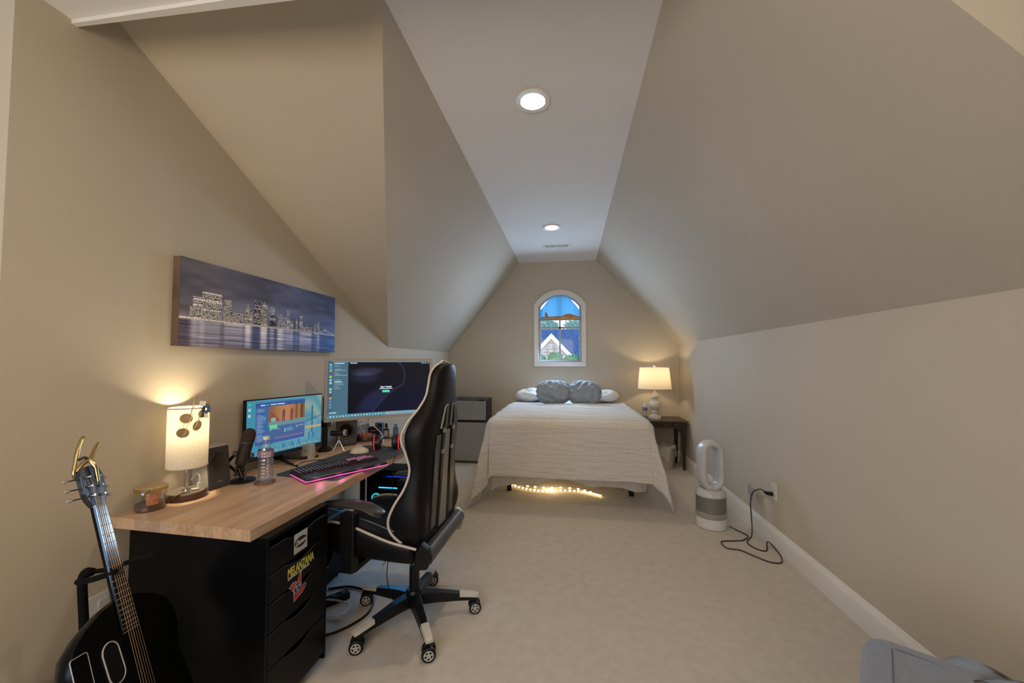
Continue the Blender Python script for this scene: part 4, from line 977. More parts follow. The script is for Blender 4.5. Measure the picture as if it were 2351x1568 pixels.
def desk_lamp():
    lx,ly=-1.665,1.515
    t=thing('desk_lamp','lit desk lamp with linen drum shade on a round wooden charging base','lamp',(lx,ly,DT))
    MB().lathe([(0,0),(.070,.0),(.073,.004),(.074,.026),(.071,.029)],48).build('base',mat('walnut_base',(.065,.028,.018),rough=.4,var=.3,vscale=12),t,smooth=40)
    MB().lathe([(0,.0292),(.070,.0290),(.070,.031),(0,.0312)],48).build('base_top',mat('grey_base_top',(.17,.145,.12),rough=.5),t,smooth=40)
    MB().cyl((0,0,.03),(0,0,.17),.0085,n=16).build('stem',M_chrome,t,smooth=40)
    MB().lathe([(0,.031),(.018,.031),(.017,.034),(.0,.035)],20).build('stem_collar',M_chrome,t,smooth=40)
    MB().box((.025,-.045,.0312),(.042,-.018,.033)).build('charging_slot',M_black,t)
    sh=mat_cloth('linen_shade',(.62,.57,.48),.34,420,.22)
    MB().lathe([(.073,.135),(.073,.392)],64,caps=False).build('lamp_shade',sh,t,smooth=60)
    for z in (.135,.392): MB().torus((0,0,z),.0735,.0022,64,6).build('shade_rim',mat('shade_rim_tape',(.42,.38,.31),rough=.8),t,smooth=60)
    k=MB().torus((0,0,.37),.012,.0015,16,5)
    for a in (0,2.09,4.19): k.cyl((.01*math.cos(a),.01*math.sin(a),.37),(.072*math.cos(a),.072*math.sin(a),.388),.0012,n=5)
    k.cyl((0,0,.17),(0,0,.285),.011,n=12)
    k.build('socket',M_silver,t)
    MB().ball((0,0,.32),.026,14,10,(1,1,1.25)).build('bulb',mat('desk_bulb_glow',(1,.9,.75),emit='ffe2a8',estr=14),t,smooth=60)
    point('desk_lamp_glow',(lx,ly,DT+.325),38,(1,.80,.52),.028)
    o=MB().tube(spline([(lx+.02,ly-.03,DT+.031),(lx+.035,ly-.08,DT+.03),(lx+.01,ly-.10,DT+.006),(lx-.03,ly-.09,DT+.004),(-1.738,1.46,DT+.004)],8),.003,7).build('lamp_cord',mat('dark_brown_cord',(.03,.02,.015),rough=.5),None,smooth=60)
    o.name='lamp_cord'; o.parent=t; o.location=(-lx,-ly,-DT)
    p=MB().box((-.006,-.006,.031),(.006,.006,.055)).build('charger_plug',M_white,None,bevel=.001); p.location=(lx+.025,ly+.035,DT); tag(p,'tiny white charger plug stuck in the desk lamp base','plug')
    MB().tube(spline([(0,0,.052),(0,.004,.075),(-.02,.01,.09),(-.05,.01,.06)],6),.0018,6).build('plug_cable',M_white,p,smooth=60)
    u=MB().tube([(0,0,.036),(.022,.018,.036)],.005,10).build('metal_cap',M_silver,None,smooth=40); u.location=(lx+.03,ly-.005,DT); tag(u,'small silver cylinder lying on the desk lamp base','cap')
    # sunglasses hanging on the shade
    gm=mat('thin_gold_wire',(.45,.36,.12),rough=.3,metal=.8); lm=mat('smoked_lens',(.19,.155,.14),rough=.25)
    lm2=mat_thin('tinted_lens',(1,1,1),.08,(.42,.36,.33),.1)
    def glasses(label,c1,c2,r1,r2,hinge,tip,ax):
        g=thing('sunglasses',label,'sunglasses',c1,group='sunglasses on the lamp shade')
        C1=Vector(c1); nrm=Vector(ax).normalized(); up=(Vector(c2)-C1).normalized(); X=up.cross(nrm)
        for c,(rx,ry) in ((Vector(c1),r1),(Vector(c2),r2)):
            M=mframe(tuple(c-C1),tuple(X),tuple(up))
            MB().prism([(rx*math.cos(2*PI*k/24),ry*math.sin(2*PI*k/24)) for k in range(24)],-.0006,.0006,M).build('lens',lm2,g)
            MB().torus((0,0,0),1,0.0011,28,6,None,rx,ry).build('rim',gm,g,smooth=60).matrix_local=M if False else M
        b0=Vector(c1)-C1+up*r1[1]; b1=Vector(c2)-C1-up*r2[1]
        MB().tube([b0,(b0+b1)/2+X*-.004,b1],.0011,6).build('bridge',gm,g,smooth=60)
        h=Vector(hinge)-C1; 
        MB().tube(spline([h, h*.5+(Vector(tip)-C1)*.5+nrm*.006, Vector(tip)-C1],6),.0013,6).build('temple',gm,g,smooth=60)
        e1=Vector(c2)-C1+up*r2[1]
        MB().tube(spline([e1, e1+X*.012+nrm*.004, e1+(Vector(tip)-C1-h)*.8],6),.0013,6).build('temple',gm,g,smooth=60)
    cam_d=Vector((.60,-.78,.05)).normalized()
    off=cam_d*.078; base=Vector((lx,ly,DT)); sx=Vector((.78,.60,0))
    def on(px,z,o=.0): 
        ang=px/.078; dd=cam_d*math.cos(ang)+sx*math.sin(ang); q=base+dd*(.080+o); return (q.x,q.y,DT+z)
    glasses('round tinted sunglasses clipped upright on the front of the lamp shade',on(-.004,.292),on(.006,.352),(.0215,.0195),(.0215,.0195),on(-.004,.272),on(.028,.372,.006),cam_d)
    glasses('second pair of round sunglasses hanging at the right of the lamp shade',on(.042,.318,.004),on(.058,.368,.006),(.015,.0215),(.014,.017),on(.03,.30,.006),on(.05,.372,.008),(cam_d+sx*.6))
    c=thing('paper_tag','small white paper tag clipped to the top of the lamp shade','tag',on(.06,.395,.003))
    M=mframe((0,0,0),tuple(sx),(0,0,1)); MB().prism([(-.012,.004),(.010,.006),(.012,.026),(-.010,.028)],0,.0008,M).build('card',mat('tag_paper',(.7,.66,.5)),c)
    MB().prism([(-.004,-.045),(.022,-.047),(.016,-.022),(.0,-.02)],0,.0008,M).build('card',mat('tag_paper',(.7,.66,.5)),c)
    s=thing('hair_tie','blue scrunched hair tie beside the paper tag on the lamp shade','hair tie',on(.072,.385,.006))
    b=MB()
    for k in range(40):
        a=k*2*PI/40*2; b_=(.014+.004*math.sin(k*3.3)); 
    b.tube([((.014+.004*math.sin(k*2.9))*math.cos(2*PI*k/30)*1.0,(.008)*math.sin(k*1.7),(.016+.004*math.cos(k*2.3))*math.sin(2*PI*k/30)) for k in range(30)],.0045,7,closed=True)
    b.build('band',mat('blue_band_cloth',(.07,.12,.28),rough=.8,var=.5,vscale=60),s,smooth=60)
desk_lamp()
def speaker_one():
    t=thing('desk_speaker','tall grey and black desktop speaker behind the lit lamp','speaker',(-1.69,1.655,DT)); 
    R_=Matrix.Rotation(math.radians(-8),4,'Z')
    MB().loft([[tuple(R_@Vector(p)) for p in ((-.05,-.05,z),(.055-.12*z,-.05,z),(.055-.12*z,.055,z),(-.05,.055,z))] for z in (0,.195)]).build('cabinet',mat('speaker_side_grey',(.42,.40,.36),rough=.5),t,bevel=.004)
    M=R_@mframe((.0555,.0,0),(0,1,0),(-.12,0,1))
    MB().prism(rrect(-.048,.003,.053,.192,.006),-.001,.008,M).build('front_baffle',M_charcoal,t,bevel=.003)
    MB().lathe([(.038,.008),(.040,.0095),(.036,.011),(.033,.006),(.012,-.0),(.0,.004)],36,M@Matrix.Translation((.002,.120,0)) @ Matrix.Diagonal((1,1.25,1,1))).build('driver_cone',mat('cone_fabric',(.055,.042,.035),rough=.9,bump=.4,bscale=400),t,smooth=50)
    MB().prism(rrect(-.010,0,.010,.004,.0015),.008,.0086,M@Matrix.Translation((.002,.030,0))).build('badge',mat('badge_grey',(.25,.25,.25)),t)
speaker_one()
def mic():
    t=thing('microphone','black desktop microphone tilted on its round stand beside the water bottle','microphone',(-1.612,1.757,DT))
    MB().lathe([(0,0),(.056,0),(.058,.004),(.054,.009),(.03,.014),(.012,.017),(0,.018)],36).build('base',M_black,t,smooth=40)
    p0=Vector((.004,-.018,.086)); p1=Vector((.055,-.018,.262)); ax=(p1-p0).normalized()
    side=ax.cross(Vector((.6,-.8,.1))).normalized(); fr=ax.cross(side)
    M=Matrix(((side.x,fr.x,ax.x,p0.x),(side.y,fr.y,ax.y,p0.y),(side.z,fr.z,ax.z,p0.z),(0,0,0,1)))
    MB().lathe([(0,0),(.022,.0),(.026,.006),(.0275,.03),(.0285,.115)],28,M).build('body',mat('mic_black',(.025,.022,.018),rough=.35),t,smooth=40)
    MB().lathe([(.0285,.115),(.0295,.117),(.0295,.122),(.029,.124)],28,M).build('ring',M_chrome if False else M_charcoal,t,smooth=40)
    MB().lathe([(.0285,.122),(.0288,.150),(.026,.168),(.018,.180),(.008,.185),(0,.1855)],28,M).build('grille',mat('mic_mesh',(.045,.03,.02),rough=.6,metal=.5,bump=1,bscale=500),t,smooth=50)
    for s in (1,-1): MB().lathe([(0,.0),(.013,.0),(.013,.012),(.009,.016),(0,.016)],16,M@mframe((s*.028,0,.052),(0,1,0),(0,0,1),) if s>0 else M@mframe((s*.028,0,.052),(0,-1,0),(0,0,1))).build('knob',M_charcoal,t,smooth=40)
    f=MB(); b=Vector((0,0,.016))
    for s in (1,-1):
        q=M@Vector((s*.034,0,.052)); 
        f.tube(spline([b+Vector((-.006,.006,0)),b+Vector((-.030,.0,.045))+side*s*.022,Vector((-.036,-.008,.085))+side*s*.032,q],6),.0075,8,flat=1)
    f.build('stand_yoke',M_black,t,smooth=60)
    MB().tube(spline([b,b+Vector((-.022,.002,.045)),Vector((-.03,-.004,.075))],6),.010,8).build('stand_neck',M_black,t,smooth=60)
    MB().tube([(.030,-.018,.018),(.034,-.018,.055)],.004,8).build('tripod_key',mat('orange_reflection_metal',(.20,.10,.05),rough=.3,metal=.6),t,smooth=50)  # orange reflection is put into this metal's base colour
    o=MB().tube(spline([(-1.665,1.775,DT+.004),(-1.70,1.80,DT+.02),(-1.715,1.83,DT+.004),(-1.735,1.86,DT+.004)],8),.002,6).build('microphone_cable',M_black,None,smooth=60); tag(o,'thin black cable running behind the microphone to the wall','cable')
mic()
def coaster():
    t=MB().lathe([(0,0),(.044,0),(.046,.003),(.046,.006),(.044,.009),(0,.009)],36).build('coaster',mat('coaster_wood',(.17,.075,.04),rough=.5,var=.3),None,smooth=40)
    t.location=(-1.485,1.752,DT); tag(t,'round dark wooden coaster under the water bottle','coaster')
    bottle('water_bottle','half litre water bottle with DEEP PARK label standing on the coaster',(-1.480,1.750,DT+.009),.218,.034,mat('sunset_label',(.26,.15,.20),rough=.4,var=.35,vscale=25),True,math.radians(42))
coaster()
def desk_mat():
    o=MB().prism(rrect(-.19,-.385,.19,.385,.03),0,.003).build('desk_mat',mat('slate_mat',(.045,.052,.07),rough=.75,bump=.2,bscale=500),None); o.location=(-1.295,2.225,DT); o.rotation_euler=(0,0,math.radians(-7))
    tag(o,'dark slate desk mat under the keyboard, mouse and headphones','desk mat')
desk_mat()
def keyboard():
    a=math.atan2(.839,.544)
    t=thing('keyboard','black gaming keyboard with pink glow and a few pink keys','keyboard',(-1.262,1.752,DT+.003),a)
    MB().prism(rrect(0,.085,.44,.215,.006),.004,.022).build('case',M_black,t,bevel=.002)
    MB().prism(rrect(0,0,.44,.084,.012),.006,.024).build('wrist_rest',mat('rest_leather',(.016,.016,.018),rough=.3),t,bevel=.006,segs=3)
    gl=mat('pink_glow',(.8,.1,.4),emit='e25ab0',estr=1.1)
    g=MB(); g.tube([(-.001,.20,.008),(-.001,.006,.008),(.006,-.001,.008),(.436,-.001,.008),(.441,.006,.008),(.441,.2,.008)],.0022,6); g.build('light_bar',gl,t,smooth=50)
    kb=MB().loft([[(-x,-x,0),(x,-x,0),(x,x,0),(-x,x,0)] for x in (.0088,)]+[[(-.0066,-.0062,.009),(.0066,-.0062,.009),(.0066,.0070,.009),(-.0066,.0070,.009)]]).build('key',mat('keycap_black',(.014,.013,.014),rough=.35),t)
    kp=kb.copy(); kp.data=kb.data.copy(); kp.data.materials[0]=mat('keycap_pink',(.55,.22,.42),rough=.4); 
    lg=mat('key_legend_glow',(.7,.5,.6),emit='e8b0c8',estr=.5)
    first=True; z0=.023
    under=MB().box((.006,.090,.0222),(.434,.208,.0232)).build('backlight',mat('dim_pink_backlight',(.12,.01,.05),emit='a02060',estr=.25),t)
    xs=[]; 
    rowsY=[.099,.118,.137,.156,.175,.199]
    for r,y in enumerate(rowsY):
        cols=[]
        if r==0: cols=[(.014,1.2),(.037,1.2),(.060,1.2),(.134,6.0),(.208,1.2),(.231,1.2),(.254,1.2),(.277,1.2)]
        else: cols=[(.014+.0188*k,1) for k in range(15)]
        cols+=[(.306+.0188*k,1) for k in range(3)] if r not in (2,) else []
        cols+=[(.369+.0188*k,1) for k in range(4)]
        for x,wf in cols:
            pink=(x>.30 and r in(3,4,5)) and not (x>.41 and r==5) and not(x<.33 and r==3)
            src=kp if pink else kb
            if src is kb and first: o=kb; first=False
            else:
                o=src.copy(); COL.objects.link(o); o.parent=t
            o.name='key'; o.location=(x,y,z0); o.scale=(wf,1,1)
    lgm=MB()
    for r,y in enumerate(rowsY[1:5]):
        for k in range(14): lgm.box((.011+.0188*k,y-.001,z0+.0091),(.015+.0188*k,y+.003,z0+.0094))
    lo=lgm.build('key_legends',lg,t); lo['kind']='stuff'
    bpy.data.objects.remove(kp)
    for k in range(4):
        pt=point('keyboard_glow',(-1.262+.544*(.06+.11*k)+.015,1.752+.839*(.06+.11*k)-.012,DT+.022),.05,(1,.25,.6),.02); pt.data.specular_factor=0
keyboard()
def mouse():
    t=thing('computer_mouse','cream white computer mouse on the desk mat','mouse',(-1.345,2.385,DT+.003),math.radians(28))
    rings=[]
    for k in range(11):
        u=k/10; x=-.058+.116*u; w=.031*math.sqrt(max(.02,1-(2*u-1)**4))*(1-.08*math.sin(u*PI)); h=.040*math.sqrt(max(.0,math.sin(PI*(u*.94+.03))))
        rings.append([(x,w*math.cos(a)*(1.0),.006+h*max(0,math.sin(a))*.95-.006*(math.sin(a)<0)) for a in [2*PI*q/18 for q in range(18)]])
    MB().loft(rings).build('shell',mat('mouse_cream',(.50,.45,.36),rough=.35),t,subsurf=1)
    MB().cyl((.035,-.004,.031),(.035,.004,.031),.008,n=14).build('scroll_wheel',M_charcoal,t,smooth=40)
    MB().prism(rrect(-.055,-.027,.055,.027,.02),0,.004).build('base',M_black,t)
mouse()
def headphones():
    t=thing('headphones','black over-ear gaming headphones with red ring lights lying on the mat','headphones',(-1.225,2.52,DT+.052),math.radians(20))
    red=mat('red_ring_glow',(.5,.03,.06),emit='e03048',estr=.55)
    def cup(x,s):
        M=mframe((x,0,0),(0,1,0),(0,0,1)) if s>0 else mframe((x,0,0),(0,-1,0),(0,0,1))
        MB().lathe([(0,.028),(.034,.028),(.044,.022),(.047,.012),(.047,-.004)],28,M).build('ear_cup',M_black,t,smooth=40)
        MB().torus((0,0,.016),.048,.0035,32,8,M).build('light_ring',red,t,smooth=60)
        MB().torus((0,0,-.012),.031,.017,28,10,M).build('ear_cushion',mat('cushion_leatherette',(.018,.014,.012),rough=.4),t,smooth=60)
        MB().tube([M@Vector((0,.0,.032)),M@Vector((0,.03,.030)),M@Vector((0,.052,.012))],.005,8).build('yoke',M_black,t,smooth=50)
        MB().lathe([(0,.0302),(.012,.0302),(.012,.032),(0,.0325)],16,M).build('badge',red,t,smooth=40)
    cup(-.062,-1); cup(.062,1)
    MB().tube(spline([(-.085,.045,.012),(-.08,.09,.01),(-.04,.135,.0),(.04,.135,.0),(.08,.09,.01),(.085,.045,.012)],8),[.009]*41,10,flat=.55).build('headband',M_black,t,smooth=60)
    o=MB().tube(spline([(-1.20,2.49,DT+.03),(-1.12,2.43,DT+.02),(-1.075,2.36,DT+.008),(-1.068,2.30,DT+.0),(-1.066,2.27,DT-.06),(-1.03,2.2,DT-.25),(-1.05,2.25,.3),(-1.2,2.45,.02),(-1.3,2.6,.006)],8),.0022,6).build('headphone_cable',M_black,None,smooth=60); tag(o,'thin black headphone cable running over the front desk edge','cable')
headphones()
def small_desk_things():
    # marble block
    t=thing('card_box','small pale marble-patterned box behind the black monitor','box',(-1.60,2.235,DT),math.radians(-20))
    m=mat('marble_card',(.40,.37,.34),rough=.4,var=.25,vscale=18); MB().box((-.038,-.02,0),(.038,.02,.085)).build('carton',m,t,bevel=.001)
    MB().prism([(-.02,.046),(.02,.046),(.02,.0515),(-.02,.0515)],0,.0003,mframe((0,-.0203,0),(1,0,0),(0,0,1))).build('printed_line',mat('ink_grey',(.20,.17,.15)),t)
    # mini tripod with camera
    t=thing('mini_tripod','mini tripod with silver legs holding a small black camera','tripod',(-1.52,2.43,DT))
    for k,a in enumerate((-1.9,-.1,2.2)):
        MB().tube([(0,0,.075),(.045*math.cos(a),.045*math.sin(a),.004)],[.004,.0035],8).build('leg',M_chrome,t,smooth=50)
        
    MB().tube([(0,0,.07),(0,0,.10)],.006,10).build('head',M_chrome,t,smooth=40)
    c=thing('action_camera','small black cylindrical camera on the mini tripod','camera',(-1.52,2.43,DT+.1185),math.radians(10))
    MB().tube([(-.05,0,0),(.035,0,.004)],[.018,.018],18).build('barrel',M_black,c,smooth=40)
    MB().tube([(.035,0,.004),(.048,0,.0045)],[.0205,.0205],18).build('lens_ring',M_silver,c,smooth=40)
    MB().tube([(.0481,0,.0045),(.0486,0,.0045)],[.014,.014],18).build('lens',M_matte,c,smooth=40)
    # second speaker
    a=math.radians(24); t=thing('desk_speaker','squat charcoal speaker with big round port under the larger monitor','speaker',(-1.60,2.66,DT),a)
    MB().box((-.065,-.06,0),(.065,.08,.178)).build('cabinet',M_charcoal,t,bevel=.008,segs=3)
    M=mframe((.0,-.0605,.11),(1,0,0),(0,0,1))
    MB().lathe([(.052,0),(.052,.004),(.047,.006),(.040,.002),(.034,-.02),(.0,-.03)],36,M,caps=False).build('port_ring',mat('port_ring',(.05,.04,.032),rough=.4),t,smooth=50)
    MB().lathe([(0,.0015),(.046,.0015)],36,M).build('port',M_matte,t)
    MB().box((-.014,-.0612,.028),(.014,-.0602,.032)).build('badge',mat('badge_grey',(.25,.25,.25)),t)
    # wooden round base with red tray
    t=thing('charging_stand','round dark wooden charging stand beside the squat speaker','charger',(-1.525,2.80,DT))
    MB().lathe([(0,0),(.062,0),(.065,.004),(.065,.030),(.062,.034),(0,.034)],40).build('base',mat('walnut_base',(.065,.028,.018)),t,smooth=40)
    MB().lathe([(0,.0342),(.061,.0342),(.061,.0352),(0,.0354)],40).build('base_top',mat('grey_base_top',(.17,.145,.12)),t,smooth=40)
    for x in (-.04,-.01): MB().cyl((x,-.02,.035),(x,-.02,.075),.004,n=8).build('post',M_white,t,smooth=40)
    r=thing('watch_band','coral red watch band lying on the round charging stand','watch band',(-1.535,2.79,DT+.036),.3)
    rows=[]
    for k in range(24):
        q=2*PI*k/24; x,y=.048*math.cos(q),.022*math.sin(q); rows.append([(x,y,.0),(x*1.05,y*1.1,.016+.004*math.sin(q)),(x*.95,y*.9,.016+.004*math.sin(q)),(x*.9,y*.85,.0)])
    MB().loft(rows,loop=True).build('band',mat('coral_rubber',(.55,.12,.09),rough=.5),r,smooth=50)
    # organizer
    t=thing('desk_organizer','clear and white desk organizer against the wall under the wide monitor','organizer',(-1.66,2.90,DT))
    MB().box((-.06,-.10,0),(.05,.10,.012)).build('tray',M_white,t,bevel=.003); MB().box((-.06,-.10,.15),(.05,.10,.16)).build('shelf',M_white,t,bevel=.003)
    for x,y in ((-.055,-.095),(.045,-.095),(-.055,.095),(.045,.095)): MB().box((x-.004,y-.004,.012),(x+.004,y+.004,.15)).build('post',M_white,t)
    MB().box((.048,-.10,.012),(.050,.10,.10)).build('panel',mat_thin('clear_panel',(1,1,1),.15,(.9,.9,.9),.1),t)
    b=MB().box((-.03,-.02,0),(.03,.02,.095)).build('box',mat('blue_box_card',(.08,.12,.30),rough=.5),None,bevel=.001); b.location=(-1.545,3.045,DT); b.name='blue_box'; tag(b,'small blue carton behind the camera lens','box'); b.location.z+=.0
    # camera lens
    t=thing('camera_lens','black camera lens with silver rings standing on the desk','camera lens',(-1.545,2.92,DT))
    MB().lathe([(0,0),(.029,0),(.030,.004),(.030,.028),(.033,.030),(.033,.050),(.031,.052),(.031,.064),(.034,.068),(.034,.078),(.030,.080),(.027,.074),(0,.070)],32).build('barrel',M_black,t,smooth=35)
    for z in (.03,.055): MB().torus((0,0,z),.0325,.0016,32,6).build('ring',M_chrome,t,smooth=60)
    MB().lathe([(0,.072),(.027,.0745)],24).build('front_glass',mat('lens_glass',(.02,.02,.03),rough=.05),t,smooth=60)
    # three scent bottles
    def scent(label,loc,w,d,h,m,capm,capw,caph,ball=False,plate=None):
        t=thing('cologne_bottle',label,'bottle',loc,math.radians(20),group='scent bottles')
        MB().prism(rrect(-w/2,-d/2,w/2,d/2,.004),0,h).build('flask',m,t,bevel=.003)
        MB().cyl((0,0,h),(0,0,h+.006),capw*.7,n=16).build('neck',M_silver,t,smooth=40)
        MB().lathe([(0,h+.005),(capw,h+.005),(capw,h+caph),(capw*.9,h+caph+.002),(0,h+caph+.002)],20).build('cap',capm,t,smooth=35)
        if ball: MB().ball((0,0,h+caph+.010),.011,12,8).build('cap_ball',capm,t,smooth=60)
        if plate: MB().prism(rrect(-w*.33,.01,w*.33,h*.8,.002),0,.001,mframe((0,-d/2-.0002,0),(1,0,0),(0,0,1))).build('plate',plate,t)
    scent('black square scent bottle with black cap, left of three',(-1.497,2.955,DT),.034,.026,.066,mat('black_glass',(.01,.012,.03),rough=.1),M_black,.015,.036)
    scent('black scent bottle with grey plate and ball stopper, middle of three',(-1.438,2.945,DT),.042,.028,.066,mat('black_glass',(.01,.012,.03)),M_black,.011,.022,True,mat('pewter_plate',(.28,.26,.24),rough=.4,metal=.5))
    scent('teal blue scent bottle with teal cap, right of three',(-1.378,2.985,DT),.040,.026,.072,mat('teal_glass',(.04,.15,.21),rough=.15),mat('teal_cap',(.03,.12,.17),rough=.35),.011,.022)
    # white box by the headphones, white cable
    t=MB().prism(rrect(-.022,-.022,.022,.022,.006),0,.022).build('power_adapter',M_white,None,bevel=.002); t.location=(-1.175,2.72,DT); tag(t,'small white power adapter right of the headphones','adapter')
    o=MB().tube(spline([(-1.56,2.83,DT+.04),(-1.54,2.72,DT+.14),(-1.49,2.74,DT+.145),(-1.42,2.75,DT+.10),(-1.36,2.72,DT+.06),(-1.33,2.68,DT+.02),(-1.32,2.66,DT+.006)],8),.003,7).build('white_cable',M_white,None,smooth=60); tag(o,'white charging cable arching over the desk behind the headphones','cable')
    o=MB().tube(spline([(-1.50,2.0,DT+.006),(-1.55,2.1,DT+.006),(-1.5,2.18,DT+.006),(-1.44,2.17,DT+.006)],8),.0022,6).build('monitor_cable',M_black,None,smooth=60); tag(o,'thin black cable on the desk beside the black monitor stand','cable')
    o=MB().ball((0,0,.009),.014,10,6,(1,.8,.65)).build('trinket',mat('tan_case',(.42,.30,.18),rough=.4),None,smooth=60); o.location=(-1.54,2.05,DT); tag(o,'tiny tan object behind the monitor foot on the desk','trinket')
small_desk_things()
# ================================================================== UNDER THE DESK
def pc():
    x0,x1,y0,y1=-1.50,-1.075,2.76,2.97
    t=thing('computer_tower','black computer tower with glass side and blue light strip under the desk','computer',((x0+x1)/2,(y0+y1)/2,0)); w=(x1-x0)/2; d=(y1-y0)/2
    MB().box((-w,-d+.004,.03),(w,d,.53)).build('case',M_matte,t,bevel=.004)
    MB().box((-w+.01,-d-.001,.05),(w-.01,-d+.003,.52)).build('side_glass',mat('dark_glass',(.008,.009,.012),rough=.08),t)
    bl=mat('cyan_glow',(.05,.4,.9),emit='18a8f0',estr=3.2); bd=mat('blue_glow',(.02,.1,.6),emit='1238d8',estr=1.1)
    MB().box((-w+.10,-d-.004,.402),(w-.055,-d-.001,.409)).build('light_strip',bl,t)
    o=MB(); o.box((w-.060,-d-.003,.409),(w-.057,-d-.001,.485)); o.box((-w+.16,-d-.003,.485),(w-.057,-d-.001,.490)); o.build('light_outline',bd,t)
    M=mframe((-.13,-d-.002,.325),(1,0,0),(0,0,1)); MB().torus((0,0,0),.034,.0055,32,6,M).build('fan_ring',mat('teal_glow',(.05,.5,.5),emit='20c0c8',estr=1.0),t,smooth=60)
    M=mframe((-.03,-d-.002,.335),(1,0,0),(0,0,1)); MB().torus((0,0,0),.020,.004,28,6,M).build('fan_ring',mat('teal_dim',(.03,.2,.25),emit='147a88',estr=.5),t,smooth=60)
    for x in (-w+.05,w-.05):
        for y in (-d+.04,d-.03): MB().cyl((x,y,0),(x,y,.032),.014,n=10).build('foot',M_black,t)
    l=area('pc_strip_glow',(-1.27,2.735,.40),(-1.20,2.0,.25),.28,.03,1.2,(.10,.45,1.0))
pc()
def under_desk():
    t=thing('speaker_box','black box with grey top on the carpet under the desk','box',(-1.57,2.17,0))
    MB().box((-.14,-.17,.012),(.14,.17,.385)).build('cabinet',M_matte,t,bevel=.004); MB().box((-.141,-.171,.385),(.141,.171,.40)).build('top_panel',mat('grey_top_panel',(.085,.08,.075),rough=.6),t,bevel=.002)
    MB().lathe([(.0,0),(.075,.0),(.08,.006),(.085,.0)],32,mframe((.1405,0,.19),(0,1,0),(0,0,1))).build('driver',M_charcoal,t,smooth=50)
    for x in (-.12,.12):
        for y in (-.14,.14): MB().cyl((x,y,0),(x,y,.013),.012,n=10).build('foot',M_black,t)
    t=thing('power_strip','white-edged black power strip on the carpet beside the drawer unit','power strip',(-1.33,2.02,0),.9)
    MB().prism(rrect(-.13,-.025,.13,.025,.008),0,.035).build('housing',M_black,t,bevel=.003)
    for k in range(5): MB().prism(rrect(-.012,-.014,.012,.014,.004),.035,.037,Matrix.Translation((-.1+.05*k,0,0))).build('socket',M_charcoal,t)
    def cab(name,pts,r,m,label):
        o=MB().tube(spline(pts,8),r,7).build(name,m,None,smooth=60); tag(o,label,'cable')
    cab('black_cable',[(-1.42,1.90,.008),(-1.30,1.78,.008),(-1.15,1.82,.008),(-1.06,1.98,.008),(-1.12,2.14,.008),(-1.28,2.20,.008),(-1.40,2.16,.008)],.006,M_black,'thick black cable looped on the carpet under the chair front')
    cab('white_cable',[(-1.35,1.86,.05),(-1.24,1.84,.06),(-1.15,1.90,.05),(-1.17,1.99,.04),(-1.28,2.0,.05),(-1.36,1.95,.06)],.005,M_cream,'loop of cream cable over the power strip')
    cab('black_cable',[(-1.70,1.90,.62),(-1.55,2.0,.58),(-1.42,2.10,.50),(-1.40,2.28,.41),(-1.45,2.38,.405)],.0035,M_black,'thin black cable hanging under the desk onto the grey-topped box')
    cab('black_cable',[(-1.70,2.30,.70),(-1.66,2.34,.52),(-1.64,2.40,.20),(-1.62,2.5,.01)],.004,M_black,'black cable hanging down the wall behind the grey-topped box')
    cab('black_cable',[(-.92,1.93,.36),(-.935,1.95,.20),(-.90,2.0,.05),(-.83,2.07,.012),(-.70,2.2,.01)],.0022,M_black,'thin black cable hanging from the chair seat to the carpet')
under_desk()
